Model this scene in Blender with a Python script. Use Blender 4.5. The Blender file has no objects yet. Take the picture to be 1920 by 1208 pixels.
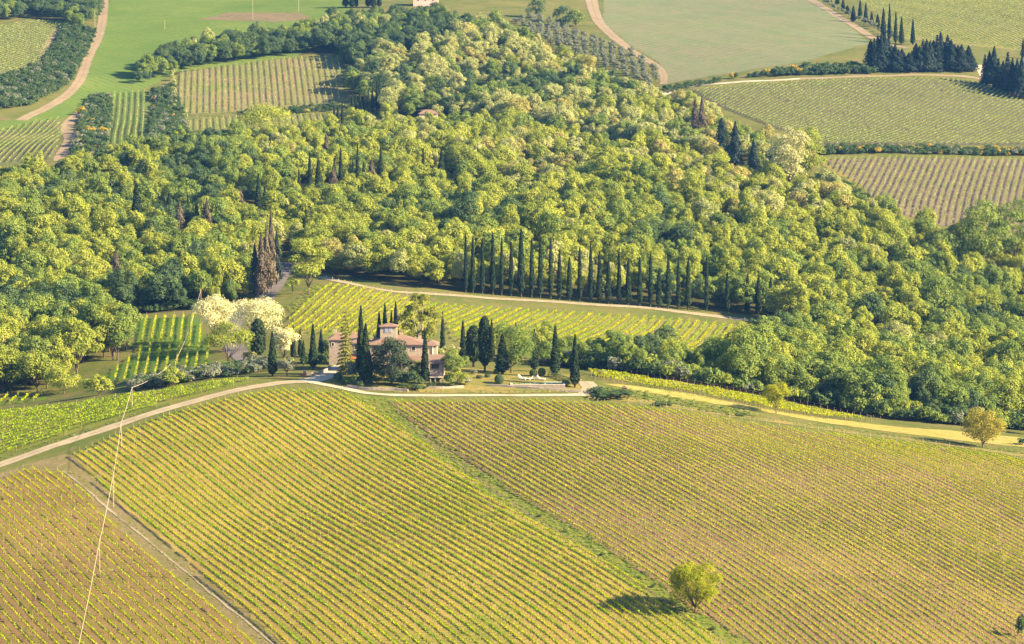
import bpy, bmesh, math, random
import numpy as np
from mathutils import Vector
from mathutils.geometry import delaunay_2d_cdt

# ------------------------------------------------------------------ camera, sky, sun, exposure
S = bpy.context.scene
COL = S.collection
FPX, CX, CY = 5600.0, 960.0, 604.0          # focal length and centre in photo pixels
CAM_H = 73.6                                # camera height over the villa terrace
PITCH = math.radians(4.87)
cam_d = bpy.data.cameras.new('camera')
cam_d.sensor_width = 36.0
cam_d.lens = FPX / 1920.0 * 36.0
cam_d.clip_start, cam_d.clip_end = 1.0, 8000.0
cam = bpy.data.objects.new('camera', cam_d)
cam.location = (0, 0, CAM_H)
cam.rotation_euler = (math.pi / 2 - PITCH, 0, 0)
COL.objects.link(cam)
S.camera = cam

SUN_AZ, SUN_EL = math.radians(-16), math.radians(27)      # azimuth from +X towards +Y
W = bpy.data.worlds.new('World'); S.world = W; W.use_nodes = True
wn = W.node_tree
sky = wn.nodes.new('ShaderNodeTexSky'); sky.sky_type = 'NISHITA'; sky.sun_disc = False
sky.sun_elevation = SUN_EL; sky.sun_rotation = math.pi / 2 - SUN_AZ
sky.air_density = 1.0; sky.dust_density = 0.4; sky.ozone_density = 3.0
bg = wn.nodes['Background']; bg.inputs['Strength'].default_value = 0.064
wn.links.new(sky.outputs[0], bg.inputs['Color'])
sun_d = bpy.data.lights.new('sun', 'SUN'); sun_d.energy = 4.9; sun_d.angle = math.radians(1.2)
sun_d.color = (1.0, 0.80, 0.44)
sun = bpy.data.objects.new('sun', sun_d); COL.objects.link(sun)
sv = Vector((math.cos(SUN_EL) * math.cos(SUN_AZ), math.cos(SUN_EL) * math.sin(SUN_AZ), math.sin(SUN_EL)))
sun.rotation_euler = sv.to_track_quat('Z', 'Y').to_euler()
S.view_settings.view_transform = 'Standard'; S.view_settings.look = 'None'
S.view_settings.exposure = 2.35; S.view_settings.gamma = 1.0
S.view_settings.use_curve_mapping = False
S.render.engine = 'CYCLES'
S.cycles.max_bounces = 6; S.cycles.diffuse_bounces = 3; S.cycles.transmission_bounces = 4
S.cycles.transparent_max_bounces = 4; S.cycles.volume_bounces = 0
S.cycles.use_denoising = True

rng = np.random.default_rng(7)
random.seed(7)

# ------------------------------------------------------------------ terrain: heights fitted to the lie of the land
def ray(px, py):
    u, v = (px - CX) / FPX, (CY - py) / FPX
    return u, math.cos(PITCH) + v * math.sin(PITCH), -math.sin(PITCH) + v * math.cos(PITCH)
def at_depth(px, py, D):
    dx, dy, dz = ray(px, py)
    return dx / dy * D, D, CAM_H + dz / dy * D

CP = [  # (pixel x, pixel y, distance) of ground that shows
 # vineyard hill in front
 (-150,1208,545),(0,1208,540),(250,1208,532),(500,1208,526),(960,1208,520),(1400,1208,522),(1920,1208,530),(2100,1208,533),
 (0,1040,582),(250,1000,588),(500,960,602),(960,960,594),(1400,960,597),(1920,1020,592),
 (250,880,630),(600,840,645),(960,840,645),(1400,860,640),(1920,930,630),
 (-150,915,625),(0,870,640),(100,836,650),(250,786,668),(400,742,686),(520,718,700),(640,727,697),(720,741,692),(900,741,694),(1095,741,697),(1300,767,696),(1500,794,692),(1700,820,688),(1920,850,682),(2100,880,676),
 # behind the crest
 (0,775,690),(200,748,696),(350,722,703),(450,708,708),
 (-100,762,750),(60,752,752),(180,728,757),(300,700,762),(300,590,850),(380,650,800),(250,655,800),(240,592,850),(380,585,850),
 (440,640,800),(470,590,840),(520,525,920),(545,495,945),
 (560,625,800),(620,542,880),(760,560,880),(700,630,800),
 (1000,562,902),(1200,577,905),(1420,602,905),(860,640,800),(1000,655,790),(1230,665,800),
 (1100,700,722),(1300,728,722),(1500,766,722),(1640,792,716),(1800,806,714),(1950,822,712),
 (1700,770,770),(1500,690,830),(1900,745,850),(1300,640,860),(1700,640,900),(1920,640,950),(2050,640,950),
 # wooded slope
 (100,580,900),(300,560,900),(-100,590,890),(100,450,1010),(400,450,1010),(700,460,1000),(1000,450,1000),(1350,480,1000),(1650,520,990),(1900,500,1040),
 (100,350,1110),(400,345,1120),(700,350,1130),(1000,345,1130),(1300,360,1110),(1600,400,1075),(1900,425,1065),(2050,425,1065),
 (700,260,1255),(1000,270,1255),(900,225,1330),(1250,285,1230),(1700,350,1130),
 # far slopes
 (1900,290,1230),(1600,285,1215),(1900,200,1370),(1500,152,1400),(1300,168,1380),(1750,146,1420),(2050,210,1370),
 (1930,100,1530),(1700,100,1500),(1300,100,1490),(1200,10,1700),(1900,5,1720),(1500,40,1620),
 (330,210,1350),(640,200,1370),(330,135,1440),(640,108,1480),(480,125,1455),
 (150,290,1180),(0,305,1165),(-100,310,1160),(100,200,1335),(200,100,1500),(0,100,1480),(0,5,1690),(400,5,1700),(800,5,1660),(800,100,1480),(1000,100,1490),(1000,180,1390),(800,180,1390),(1150,200,1350),
]
pts = [at_depth(*c) for c in CP]
pts += [(-39,704,.2),(-28,706,.1),(-16,704,-.5),(0,706,-1.0),(14,704,-1.7),(-39,735,0),(-16,735,-.5),(10,732,-1.6)]
for x in (-700,-300,0,300,700):
    pts += [(x,430,-58),(x,330,-78),(x,220,-66),(x,120,-18),(x,20,55),(x,-150,75),(x,2300,165),(x,3400,230)]
for s in (-1, 1):
    pts += [(s*450,700,-18),(s*450,900,2),(s*450,1200,42),(s*450,1600,100),(s*900,1000,20),(s*900,1700,110)]
PT = np.array(pts)
def tps_k(r2): return np.where(r2 > 0, r2 * np.log(np.maximum(r2, 1e-9)), 0.0)
SC = 200.0
A_ = PT[:, :2] / SC
n = len(A_)
K = tps_k(((A_[:, None] - A_[None]) ** 2).sum(-1)) + np.eye(n) * 0.004
Pm = np.c_[np.ones(n), A_]
Lm = np.block([[K, Pm], [Pm.T, np.zeros((3, 3))]])
sol = np.linalg.solve(Lm, np.r_[PT[:, 2], np.zeros(3)])
def tps(X, Y):
    q = np.c_[X, Y] / SC
    out = np.empty(len(q))
    for i in range(0, len(q), 20000):
        c = q[i:i + 20000]
        out[i:i + 20000] = tps_k(((c[:, None] - A_[None]) ** 2).sum(-1)) @ sol[:n] + sol[n] + c @ sol[n + 1:]
    return out
GX = np.r_[np.arange(-1600, -400, 40.), np.arange(-400, 400, 4.), np.arange(400, 1601, 40.)]
GY = np.r_[np.arange(-200, 440, 20.), np.arange(440, 1000, 4.), np.arange(1000, 1720, 5.), np.arange(1720, 3601, 40.)]
MX, MY = np.meshgrid(GX, GY)
Z = tps(MX.ravel(), MY.ravel()).reshape(MX.shape)
bump = (.14*np.sin(MX/13.+.7*np.sin(MY/31.))*np.sin(MY/17.+1.3) + .22*np.sin(MX/41.+2.)*np.sin(MY/53.+.4) + .1*np.sin(MX/5.+MY/9.))
flat = np.exp(-(((MX+14)/45.)**2+((MY-712)/26.)**2)**2)
wood_roll = 2.6*np.sin(MX/27.+.8*np.sin(MY/55.)+1.0)*np.sin(MY/47.+.5) * np.clip((MY-960)/60, 0, 1)*np.clip((1330-MY)/80, 0, 1)*np.clip((70-MX)/50, 0, 1)
Z += wood_roll
Z += bump * (1 - flat) * np.clip((MY - 380) / 100, 0, 1)
def hz(x, y):
    x = np.atleast_1d(np.asarray(x, float)); y = np.atleast_1d(np.asarray(y, float))
    i = np.clip(np.searchsorted(GX, x) - 1, 0, len(GX) - 2); j = np.clip(np.searchsorted(GY, y) - 1, 0, len(GY) - 2)
    tx = np.clip((x - GX[i]) / (GX[i + 1] - GX[i]), 0, 1); ty = np.clip((y - GY[j]) / (GY[j + 1] - GY[j]), 0, 1)
    return (Z[j, i] * (1 - tx) + Z[j, i + 1] * tx) * (1 - ty) + (Z[j + 1, i] * (1 - tx) + Z[j + 1, i + 1] * tx) * ty
def h1(x, y): return float(hz(x, y)[0])
DD = np.arange(470., 2300., 1.)
def ground(px, py, dmin=0, dmax=2290):
    """where the sight line through a photo pixel meets the land"""
    dx, dy, dz = ray(px, py)
    d = DD[(DD >= dmin) & (DD <= dmax)]
    g = CAM_H + dz / dy * d - hz(dx / dy * d, d)
    k = np.argmax(g < 0) if (g < 0).any() else int(np.argmin(np.abs(g)))
    if k > 0 and g[k] < 0:
        t = g[k - 1] / (g[k - 1] - g[k]); D = d[k - 1] + t
    else:
        D = d[k]
    x = dx / dy * D
    return x, D, h1(x, D)
def G2(poly, **k): return [ground(px, py, **k)[:2] for px, py in poly]

# ------------------------------------------------------------------ mesh and object helpers
def mesh_np(name, verts, faces, mats=(), mi=None, smooth=False):
    """faces: (n,k) array of one size, or a list of such arrays"""
    if not isinstance(faces, list): faces = [faces]
    faces = [np.asarray(f, np.int32) for f in faces if len(f)]
    me = bpy.data.meshes.new(name)
    v = np.asarray(verts, np.float32)
    me.vertices.add(len(v)); me.vertices.foreach_set('co', v.ravel())
    idx = np.concatenate([f.ravel() for f in faces])
    tot = np.concatenate([np.full(len(f), f.shape[1], np.int32) for f in faces])
    st = np.r_[0, np.cumsum(tot)[:-1]].astype(np.int32)
    me.loops.add(len(idx)); me.loops.foreach_set('vertex_index', idx)
    me.polygons.add(len(tot)); me.polygons.foreach_set('loop_start', st); me.polygons.foreach_set('loop_total', tot)
    if mi is not None: me.polygons.foreach_set('material_index', np.asarray(mi, np.int32))
    me.polygons.foreach_set('use_smooth', np.full(len(tot), bool(smooth)))
    for m in mats: me.materials.append(m)
    me.update(calc_edges=True); me.validate()
    return me
def obj(name, me, parent=None, loc=None):
    o = bpy.data.objects.new(name, me); COL.objects.link(o)
    if parent is not None: o.parent = parent
    if loc is not None: o.location = loc
    return o
def empty(name, loc, rz=0.0, sc=1.0):
    o = obj(name, None, None, loc); o.rotation_euler.z = rz; o.scale = (sc, sc, sc) if np.isscalar(sc) else sc
    o.empty_display_size = 0.2
    return o
def tag(o, label=None, cat=None, group=None, kind=None):
    if label: o['label'] = label
    if cat: o['category'] = cat
    if group: o['group'] = group
    if kind: o['kind'] = kind
    return o
class MB:
    """collects solid pieces into one mesh"""
    def __init__(s): s.v = []; s.q = []; s.t = []; s.n = 0
    def add(s, v, q=(), t=()):
        s.v.append(np.asarray(v, float)); s.q += [[i + s.n for i in f] for f in q]; s.t += [[i + s.n for i in f] for f in t]; s.n += len(v)
    def box(s, x0, x1, y0, y1, z0, z1):
        s.add([(x0,y0,z0),(x1,y0,z0),(x1,y1,z0),(x0,y1,z0),(x0,y0,z1),(x1,y0,z1),(x1,y1,z1),(x0,y1,z1)],
              [(0,3,2,1),(4,5,6,7),(0,1,5,4),(1,2,6,5),(2,3,7,6),(3,0,4,7)]); return s
    def tube(s, p, r, k=6):
        p = [Vector(a) for a in p]; r = [r] * len(p) if np.isscalar(r) else r
        rings = []
        for i, a in enumerate(p):
            d = (p[min(i + 1, len(p) - 1)] - p[max(i - 1, 0)]).normalized()
            u = d.cross(Vector((.31, .9, .2))).normalized(); w = d.cross(u)
            rings += [a + (u * math.cos(2*math.pi*j/k) + w * math.sin(2*math.pi*j/k)) * r[i] for j in range(k)]
        q = [(i*k+j, i*k+(j+1) % k, (i+1)*k+(j+1) % k, (i+1)*k+j) for i in range(len(p)-1) for j in range(k)]
        m = len(p) * k
        t = [(m, (j+1) % k, j) for j in range(k)] + [(m+1, m-k+j, m-k+(j+1) % k) for j in range(k)]
        s.add([tuple(a) for a in rings] + [tuple(p[0]), tuple(p[-1])], q, t); return s
    def prism(s, poly, axis_y0, axis_y1):
        """poly in (x,z), extruded along y"""
        k = len(poly)
        v = [(x, axis_y0, z) for x, z in poly] + [(x, axis_y1, z) for x, z in poly]
        s.v.append(np.asarray(v, float)); b = s.n
        s.q += [[b+i, b+(i+1) % k, b+k+(i+1) % k, b+k+i] for i in range(k)]
        s.t += [[b, b+i+1, b+i] for i in range(1, k-1)] + [[b+k, b+k+i, b+k+i+1] for i in range(1, k-1)]
        s.n += 2 * k; return s
    def mesh(s, name, mat, smooth=False):
        return mesh_np(name, np.concatenate(s.v), [np.array(s.q, np.int32).reshape(-1, 4), np.array(s.t, np.int32).reshape(-1, 3)], [mat], smooth=smooth)
    def build(s, name, mat, parent=None, loc=None, smooth=False):
        return obj(name, s.mesh(name, mat, smooth), parent, loc)

# ------------------------------------------------------------------ materials
def newmat(name):
    m = bpy.data.materials.new(name); m.use_nodes = True
    nt = m.node_tree; nt.nodes.clear()
    out = nt.nodes.new('ShaderNodeOutputMaterial')
    return m, nt, out
def nnode(nt, t, **k):
    x = nt.nodes.new(t)
    for a, b in k.items(): setattr(x, a, b)
    return x
def link(nt, a, b): nt.links.new(a, b)
def mixc(nt, fac, a, b, bt='MIX'):
    x = nnode(nt, 'ShaderNodeMix', data_type='RGBA', blend_type=bt)
    for s_, val in ((x.inputs[0], fac), (x.inputs[6], a), (x.inputs[7], b)):
        if isinstance(val, (int, float)): s_.default_value = val
        elif isinstance(val, tuple): s_.default_value = (*val, 1)
        else: link(nt, val, s_)
    return x.outputs[2]
def noise(nt, scale, vec=None, detail=4, rough=.6, dist=0):
    x = nnode(nt, 'ShaderNodeTexNoise'); x.inputs['Scale'].default_value = scale; x.inputs['Detail'].default_value = detail
    x.inputs['Roughness'].default_value = rough; x.inputs['Distortion'].default_value = dist
    if vec is not None: link(nt, vec, x.inputs['Vector'])
    return x.outputs[0]
def ramp(nt, fac, lo, hi):
    x = nnode(nt, 'ShaderNodeMapRange'); x.clamp = True; link(nt, fac, x.inputs[0])
    x.inputs[1].default_value = lo; x.inputs[2].default_value = hi
    return x.outputs[0]
def pos(nt): return nnode(nt, 'ShaderNodeNewGeometry').outputs['Position']
def math_(nt, op, a, b=0.0):
    x = nnode(nt, 'ShaderNodeMath', operation=op)
    for s_, v in ((x.inputs[0], a), (x.inputs[1], b)):
        if isinstance(v, (int, float)): s_.default_value = v
        else: link(nt, v, s_)
    return x.outputs[0]
def principled(nt, out, col, rough=.85, spec=.2, bump=None, bstr=.4, bdist=.1):
    p = nnode(nt, 'ShaderNodeBsdfPrincipled')
    if isinstance(col, tuple): p.inputs['Base Color'].default_value = (*col, 1)
    else: link(nt, col, p.inputs['Base Color'])
    p.inputs['Roughness'].default_value = rough; p.inputs['Specular IOR Level'].default_value = spec
    if bump is not None:
        b = nnode(nt, 'ShaderNodeBump'); b.inputs['Strength'].default_value = bstr; b.inputs['Distance'].default_value = bdist
        link(nt, bump, b.inputs['Height']); link(nt, b.outputs[0], p.inputs['Normal'])
    link(nt, p.outputs[0], out.inputs['Surface'])
    return p
def mat_plain(name, col, rough=.8, var=.25, scale=3.0, spec=.2, bstr=.3, bdist=.03):
    m, nt, out = newmat(name); v = pos(nt)
    nz = noise(nt, scale, v)
    c = mixc(nt, ramp(nt, nz, .3, .7), tuple(x * (1 - var) for x in col), tuple(min(1, x * (1 + var)) for x in col))
    principled(nt, out, c, rough, spec, nz, bstr, bdist)
    return m
def mat_leaf(name, col, col2, trans=.35, objvar=.25, scale=.25):
    """foliage: two tones mixed by clumps and by tree, light coming through the leaf"""
    m, nt, out = newmat(name)
    tc = nnode(nt, 'ShaderNodeTexCoord'); oi = nnode(nt, 'ShaderNodeObjectInfo')
    nz = noise(nt, scale, tc.outputs['Object'], 3)
    gi = nnode(nt, 'ShaderNodeNewGeometry')
    f = math_(nt, 'ADD', ramp(nt, nz, .3, .7), math_(nt, 'MULTIPLY', math_(nt, 'SUBTRACT', oi.outputs['Random'], .5), 2 * objvar))
    f = math_(nt, 'ADD', f, math_(nt, 'MULTIPLY', math_(nt, 'SUBTRACT', gi.outputs['Random Per Island'], .5), .25))
    c = mixc(nt, ramp(nt, f, 0, 1), col, col2)
    p = nnode(nt, 'ShaderNodeBsdfPrincipled'); link(nt, c, p.inputs['Base Color'])
    p.inputs['Roughness'].default_value = .7; p.inputs['Specular IOR Level'].default_value = .04
    t = nnode(nt, 'ShaderNodeBsdfTranslucent'); link(nt, mixc(nt, 1.0, c, (1.15, 1.1, .5), 'MULTIPLY'), t.inputs[0])
    s = nnode(nt, 'ShaderNodeMixShader'); s.inputs[0].default_value = trans
    link(nt, p.outputs[0], s.inputs[1]); link(nt, t.outputs[0], s.inputs[2]); link(nt, s.outputs[0], out.inputs['Surface'])
    return m
def mat_ground(name, a, b, c=None, s1=.05, s2=.6, bdist=.15):
    """patchy ground of two or three tones"""
    m, nt, out = newmat(name); v = pos(nt)
    n1 = noise(nt, s1, v, 5, .65); n2 = noise(nt, s2, v, 6, .7); n3 = noise(nt, s1 * 3.3, v, 4, .6, .6)
    col = mixc(nt, ramp(nt, n1, .38, .62), a, b)
    if c: col = mixc(nt, ramp(nt, n3, .5, .68), col, c)
    col = mixc(nt, math_(nt, 'MULTIPLY', ramp(nt, n2, .3, .7), .55), col, mixc(nt, 1.0, col, (.55, .58, .5), 'MULTIPLY'))
    principled(nt, out, col, 1.0, 0.0, n2, .6, bdist)
    return m
def mat_track(name, a, b, grass, s1=.2, s2=1.3):
    """gravel worn into two wheel ruts, grass in the middle and on the edges"""
    m, nt, out = newmat(name); v = pos(nt)
    at = nnode(nt, 'ShaderNodeAttribute'); at.attribute_name = 'across'
    n1 = noise(nt, s1, v, 5, .65); n2 = noise(nt, s2, v, 6, .7); n3 = noise(nt, .45, v, 5, .7)
    d = math_(nt, 'ABSOLUTE', math_(nt, 'SUBTRACT', math_(nt, 'ABSOLUTE', at.outputs['Fac']), .5))
    g = ramp(nt, math_(nt, 'ADD', d, math_(nt, 'MULTIPLY', math_(nt, 'SUBTRACT', n3, .5), .9)), .30, .52)
    col = mixc(nt, ramp(nt, n1, .38, .62), a, b)
    col = mixc(nt, math_(nt, 'MULTIPLY', ramp(nt, n2, .3, .7), .45), col, mixc(nt, 1.0, col, (.6, .6, .55), 'MULTIPLY'))
    col = mixc(nt, math_(nt, 'MULTIPLY', g, .75), col, grass)
    principled(nt, out, col, .95, .1, n2, .6, .05)
    return m
def mat_rows(name, soil, soil2, grass, perp, spacing, off, wide=.5, alt=True, gmix=.8, s1=.04):
    """tilled soil with grass strips running between the vine rows"""
    m, nt, out = newmat(name); v = pos(nt)
    d = nnode(nt, 'ShaderNodeVectorMath', operation='DOT_PRODUCT'); link(nt, v, d.inputs[0]); d.inputs[1].default_value = (perp[0], perp[1], 0)
    per = spacing * (2 if alt else 1)
    wob = math_(nt, 'MULTIPLY', math_(nt, 'SUBTRACT', noise(nt, .5, v, 4), .5), .22 if not alt else .3)
    fr = math_(nt, 'FRACT', math_(nt, 'ADD', math_(nt, 'DIVIDE', math_(nt, 'SUBTRACT', d.outputs['Value'], off), per), wob))
    tri = math_(nt, 'ABSOLUTE', math_(nt, 'SUBTRACT', fr, .25 if alt else .5))
    strip = nnode(nt, 'ShaderNodeMapRange'); link(nt, tri, strip.inputs[0]); strip.clamp = True
    hw = .25 * wide * 2 if alt else .5 * wide
    strip.inputs[1].default_value = hw; strip.inputs[2].default_value = hw * .6
    n1 = noise(nt, s1, v, 5, .6); n2 = noise(nt, 1.1, v, 6, .75); n3 = noise(nt, .13, v, 4)
    sc = mixc(nt, ramp(nt, n1, .35, .65), soil, soil2)
    sc = mixc(nt, math_(nt, 'MULTIPLY', ramp(nt, n2, .35, .7), .6), sc, mixc(nt, 1.0, sc, (.5, .5, .5), 'MULTIPLY'))
    gf = math_(nt, 'MULTIPLY', math_(nt, 'MULTIPLY', strip.outputs[0], gmix), ramp(nt, math_(nt, 'ADD', n3, math_(nt, 'MULTIPLY', n2, .5)), .55, .85))
    patch = math_(nt, 'MULTIPLY', ramp(nt, noise(nt, .035, v, 4), .52, .66), math_(nt, 'MULTIPLY', ramp(nt, n2, .35, .6), .7))
    col = mixc(nt, math_(nt, 'MAXIMUM', gf, patch), sc, grass)
    principled(nt, out, col, 1.0, 0.0, n2, .6, .12)
    return m
# ------------------------------------------------------------------ the land itself
M = {}
M['terrain'] = mat_ground('terrain_grass', (.080,.10,.028), (.125,.125,.042), (.15,.12,.062))
ny, nx = MX.shape
ii = np.arange(ny * nx).reshape(ny, nx)
tq = np.stack([ii[:-1, :-1].ravel(), ii[:-1, 1:].ravel(), ii[1:, 1:].ravel(), ii[1:, :-1].ravel()], 1)
tag(obj('terrain', mesh_np('terrain', np.c_[MX.ravel(), MY.ravel(), Z.ravel()], tq, [M['terrain']], smooth=True)),
    'rolling grassy hills under the fields and woods', kind='structure')

def inside(P, poly):
    P = np.asarray(P); x, y = P[:, 0], P[:, 1]; r = np.zeros(len(P), bool)
    q = np.asarray(poly); a = q; b = np.roll(q, -1, 0)
    for (x0, y0), (x1, y1) in zip(a, b):
        if y0 == y1: continue
        c = ((y0 > y) != (y1 > y)) & (x < (x1 - x0) * (y - y0) / (y1 - y0) + x0); r ^= c
    return r
def densify(poly, step=4.0, jit=0.0, close=True):
    out = []; m = len(poly)
    for i in range(m if close else m - 1):
        a = np.array(poly[i]); b = np.array(poly[(i + 1) % m]); L = np.linalg.norm(b - a); k = max(1, int(L / step))
        for j in range(k): out.append(a + (b - a) * j / k + (rng.normal(0, jit, 2) if j and jit else 0))
    if not close: out.append(np.array(poly[-1]))
    return out
def sheet(name, poly, mat, off=.06, step=5.0, jit=.35, label=None):
    bd = densify(poly, 2.5, jit)
    lo = np.min(bd, 0); hi = np.max(bd, 0)
    gx, gy = np.meshgrid(np.arange(lo[0] + step / 2, hi[0], step), np.arange(lo[1] + step / 2, hi[1], step))
    g = np.c_[gx.ravel(), gy.ravel()] + .01
    g = g[inside(g, bd)] if len(g) else g
    V = [Vector(p) for p in bd] + [Vector(p) for p in g]
    nb = len(bd)
    r = delaunay_2d_cdt(V, [(i, (i + 1) % nb) for i in range(nb)], [], 1, 1e-4)
    v = np.array([(p.x, p.y) for p in r[0]])
    f = np.array([t for t in r[2] if len(t) == 3], np.int32)
    a, b, c = v[f[:, 0]], v[f[:, 1]], v[f[:, 2]]
    flip = ((b[:, 0]-a[:, 0])*(c[:, 1]-a[:, 1]) - (b[:, 1]-a[:, 1])*(c[:, 0]-a[:, 0])) < 0
    f[flip] = f[flip][:, ::-1]
    o = obj(name, mesh_np(name, np.c_[v, hz(v[:, 0], v[:, 1]) + off], f, [mat], smooth=True))
    return tag(o, label, kind='structure')
def smooth_line(P, step=3.0):
    P = [np.array(p, float) for p in P]; out = []
    for i in range(len(P) - 1):
        p0, p1, p2, p3 = P[max(i-1, 0)], P[i], P[i+1], P[min(i+2, len(P)-1)]
        k = max(2, int(np.linalg.norm(p2 - p1) / step))
        for j in range(k):
            t = j / k
            out.append(.5 * ((2*p1) + (-p0+p2)*t + (2*p0-5*p1+4*p2-p3)*t*t + (-p0+3*p1-3*p2+p3)*t**3))
    out.append(P[-1]); return np.array(out)
def strip(name, line, width, mat, off=.085, jit=.25, label=None):
    L = smooth_line(line); d = np.gradient(L, axis=0); d /= np.linalg.norm(d, axis=1)[:, None] + 1e-9
    pr = np.c_[-d[:, 1], d[:, 0]]; k = len(L)
    w = width if not np.isscalar(width) else (width, width)
    ww = np.linspace(w[0], w[1], k) / 2
    cols = []
    for s in (-1, -.5, 0, .5, 1):
        e = rng.normal(0, jit, k) if abs(s) == 1 else 0
        cols.append(L + pr * (s * ww + e * .6)[:, None])
    V = np.concatenate(cols); c = len(cols)
    q = [(a*k+i, a*k+i+1, (a+1)*k+i+1, (a+1)*k+i) for a in range(c-1) for i in range(k-1)]
    q = np.array(q)[:, ::-1]
    zz = hz(V[:, 0], V[:, 1]) + off
    me = mesh_np(name, np.c_[V, zz], q, [mat], smooth=True)
    at = me.attributes.new('across', 'FLOAT', 'POINT'); at.data.foreach_set('value', np.repeat([-1, -.5, 0, .5, 1], k).astype(np.float32))
    return tag(obj(name, me), label, kind='structure')

M['gravel'] = mat_track('gravel_road', (.31,.25,.19), (.25,.205,.155), (.15,.14,.05))
M['pale'] = mat_track('pale_gravel', (.42,.36,.30), (.35,.30,.24), (.27,.23,.13))
M['earth'] = mat_track('red_earth', (.25,.18,.13), (.20,.15,.105), (.12,.13,.05), .1, .8)
M['asphalt'] = mat_ground('worn_asphalt', (.13,.115,.125), (.165,.145,.15), None, .15, 2.0, .02)
M['meadow'] = mat_rows('green_crop', (.090,.135,.030), (.13,.165,.042), (.062,.112,.026), (.8, .6), 1.9, 0.0, alt=True, s1=.02, gmix=1.0)
M['meadow2'] = mat_ground('grey_green_meadow', (.10,.13,.065), (.13,.14,.085), (.15,.125,.085), .02, .35)
M['verge'] = mat_ground('dry_verge', (.20,.165,.06), (.115,.13,.035), (.25,.185,.075), .12, 1.2)
M['edge'] = mat_ground('trodden_edge', (.17,.135,.075), (.13,.125,.045), (.21,.155,.10), .15, 1.4)
M['lush'] = mat_ground('lush_grass', (.075,.118,.020), (.115,.135,.028), (.18,.15,.048), .25, 1.5)
M['hay'] = mat_ground('dry_hay', (.31,.25,.085), (.25,.22,.065), (.17,.175,.045), .1, .8)
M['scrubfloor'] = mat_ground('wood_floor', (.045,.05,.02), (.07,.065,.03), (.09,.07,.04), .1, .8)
M['bare'] = mat_ground('bare_bank', (.18,.125,.09), (.14,.12,.07), (.11,.11,.05), .1, .8)

sheet('meadow', G2([(212,-14),(660,-14),(650,60),(545,110),(330,135),(262,172),(205,190),(150,215),(40,243),(-30,250),(-30,232),(40,222),(110,186),(150,148),(168,108),(190,60)]), M['meadow'], label='smooth green crop field on the far slope')
sheet('meadow', G2([(1132,-14),(1500,-14),(1632,82),(1500,118),(1350,140),(1250,158),(1236,118),(1180,84),(1130,46)]), mat_rows('furrowed_meadow', (.14,.155,.085), (.17,.15,.10), (.075,.115,.055), (lambda a, b: ((a[1]-b[1])/math.hypot(a[0]-b[0], a[1]-b[1]), (b[0]-a[0])/math.hypot(a[0]-b[0], a[1]-b[1])))(ground(1230,66), ground(1500,36)), 2.2, 0.0, alt=True, s1=.02, gmix=1.0), label='pale grey-green furrowed meadow beyond the wood')
sheet('bank', G2([(375,37),(430,24),(560,24),(585,34),(520,42)]), M['bare'], .1, label='bare earth bank in the green field')

def P_(l, **k): return G2(l, **k)
strip('dirt_path', P_([(196,-14),(190,50),(165,108),(150,150),(112,188),(40,226)]), 5.0, M['earth'], label='pinkish dirt track beside the green field')
strip('dirt_path', P_([(158,208),(126,236),(132,262),(112,302)]), 5.5, M['earth'], label='short pinkish dirt track above the wood')
strip('dirt_path', P_([(108,54),(88,85),(78,118)]), 4.0, M['earth'], label='brown track end beside the small vineyard')
strip('dirt_path', P_([(1106,-14),(1122,40),(1180,92),(1238,130),(1244,158)]), (8.0, 3.5), M['earth'], label='reddish track along the pale meadow')
strip('dirt_path', P_([(1238,180),(1290,163),(1400,153),(1500,148)]), 3.5, M['pale'], label='pale track above the terraced vineyard')
strip('dirt_path', P_([(1500,148),(1640,143),(1780,142),(1850,152),(1940,190)]), 4.5, M['earth'], label='brown track in front of the conifer belt')
strip('dirt_path', P_([(1500,-14),(1570,30),(1650,78),(1700,90)]), 5.0, M['earth'], label='earth track below the line of cypresses')
strip('dirt_path', P_([(1835,122),(1850,150)]), 5.0, M['pale'], label='pale gap in the conifer belt')
strip('dirt_path', P_([(1540,304),(1590,335),(1622,362),(1640,390)]), 3.0, M['verge'], label='curved grassy track beside the terraced vineyard')
strip('lane', P_([(600,519),(700,541),(800,551),(900,558),(1100,571),(1250,582),(1430,605),(1470,612)]), 3.6, M['gravel'], label='gravel lane along the cypress row')
strip('road', P_([(547,492),(522,525),(498,558),(462,582),(436,606),(432,640),(462,676)]), 5.5, M['asphalt'], label='grey asphalt road coming out of the wood')
strip('ridge_road', P_([(-60,892),(0,872),(100,837),(250,787),(400,743),(520,719),(575,716)], dmax=712), 3.4, M['gravel'], label='gravel track along the vineyard ridge')
strip('ridge_road', P_([(575,716),(640,728),(720,741),(900,742),(1000,742),(1098,741)], dmax=712), 1.9, M['pale'], .10, label='pale gravel track under the villa')
strip('driveway', P_([(570,716),(606,708),(632,694),(645,682)], dmax=735), (5.5, 5.0), M['pale'], .12, label='pale gravel drive curving up to the villa')
strip('driveway', P_([(1098,741),(1108,730),(1096,716)], dmax=716), (4.5, 4.0), M['gravel'], .12, label='pale gravel drive beside the pool garden')
strip('field_edge', P_([(1100,742),(1200,752),(1300,768),(1500,797),(1700,824),(1940,858)], dmax=706), 4.5, M['verge'], .045, label='dry grass headland above the vineyard')
sheet('hay_strip', P_([(1130,720),(1180,730),(1300,751),(1500,785),(1700,814),(1950,842),(1950,826),(1760,806),(1640,796),(1560,786),(1430,766),(1280,736),(1200,725)], dmax=735), M['hay'], .05, label='sunlit dry grass strip along the ridge')
strip('stone_track', P_([(118,884),(170,924),(215,965),(275,1012),(330,1058),(430,1140),(535,1228)]), .4, M['gravel'], .085, .2, label='narrow stony track between two vineyard blocks')
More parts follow.
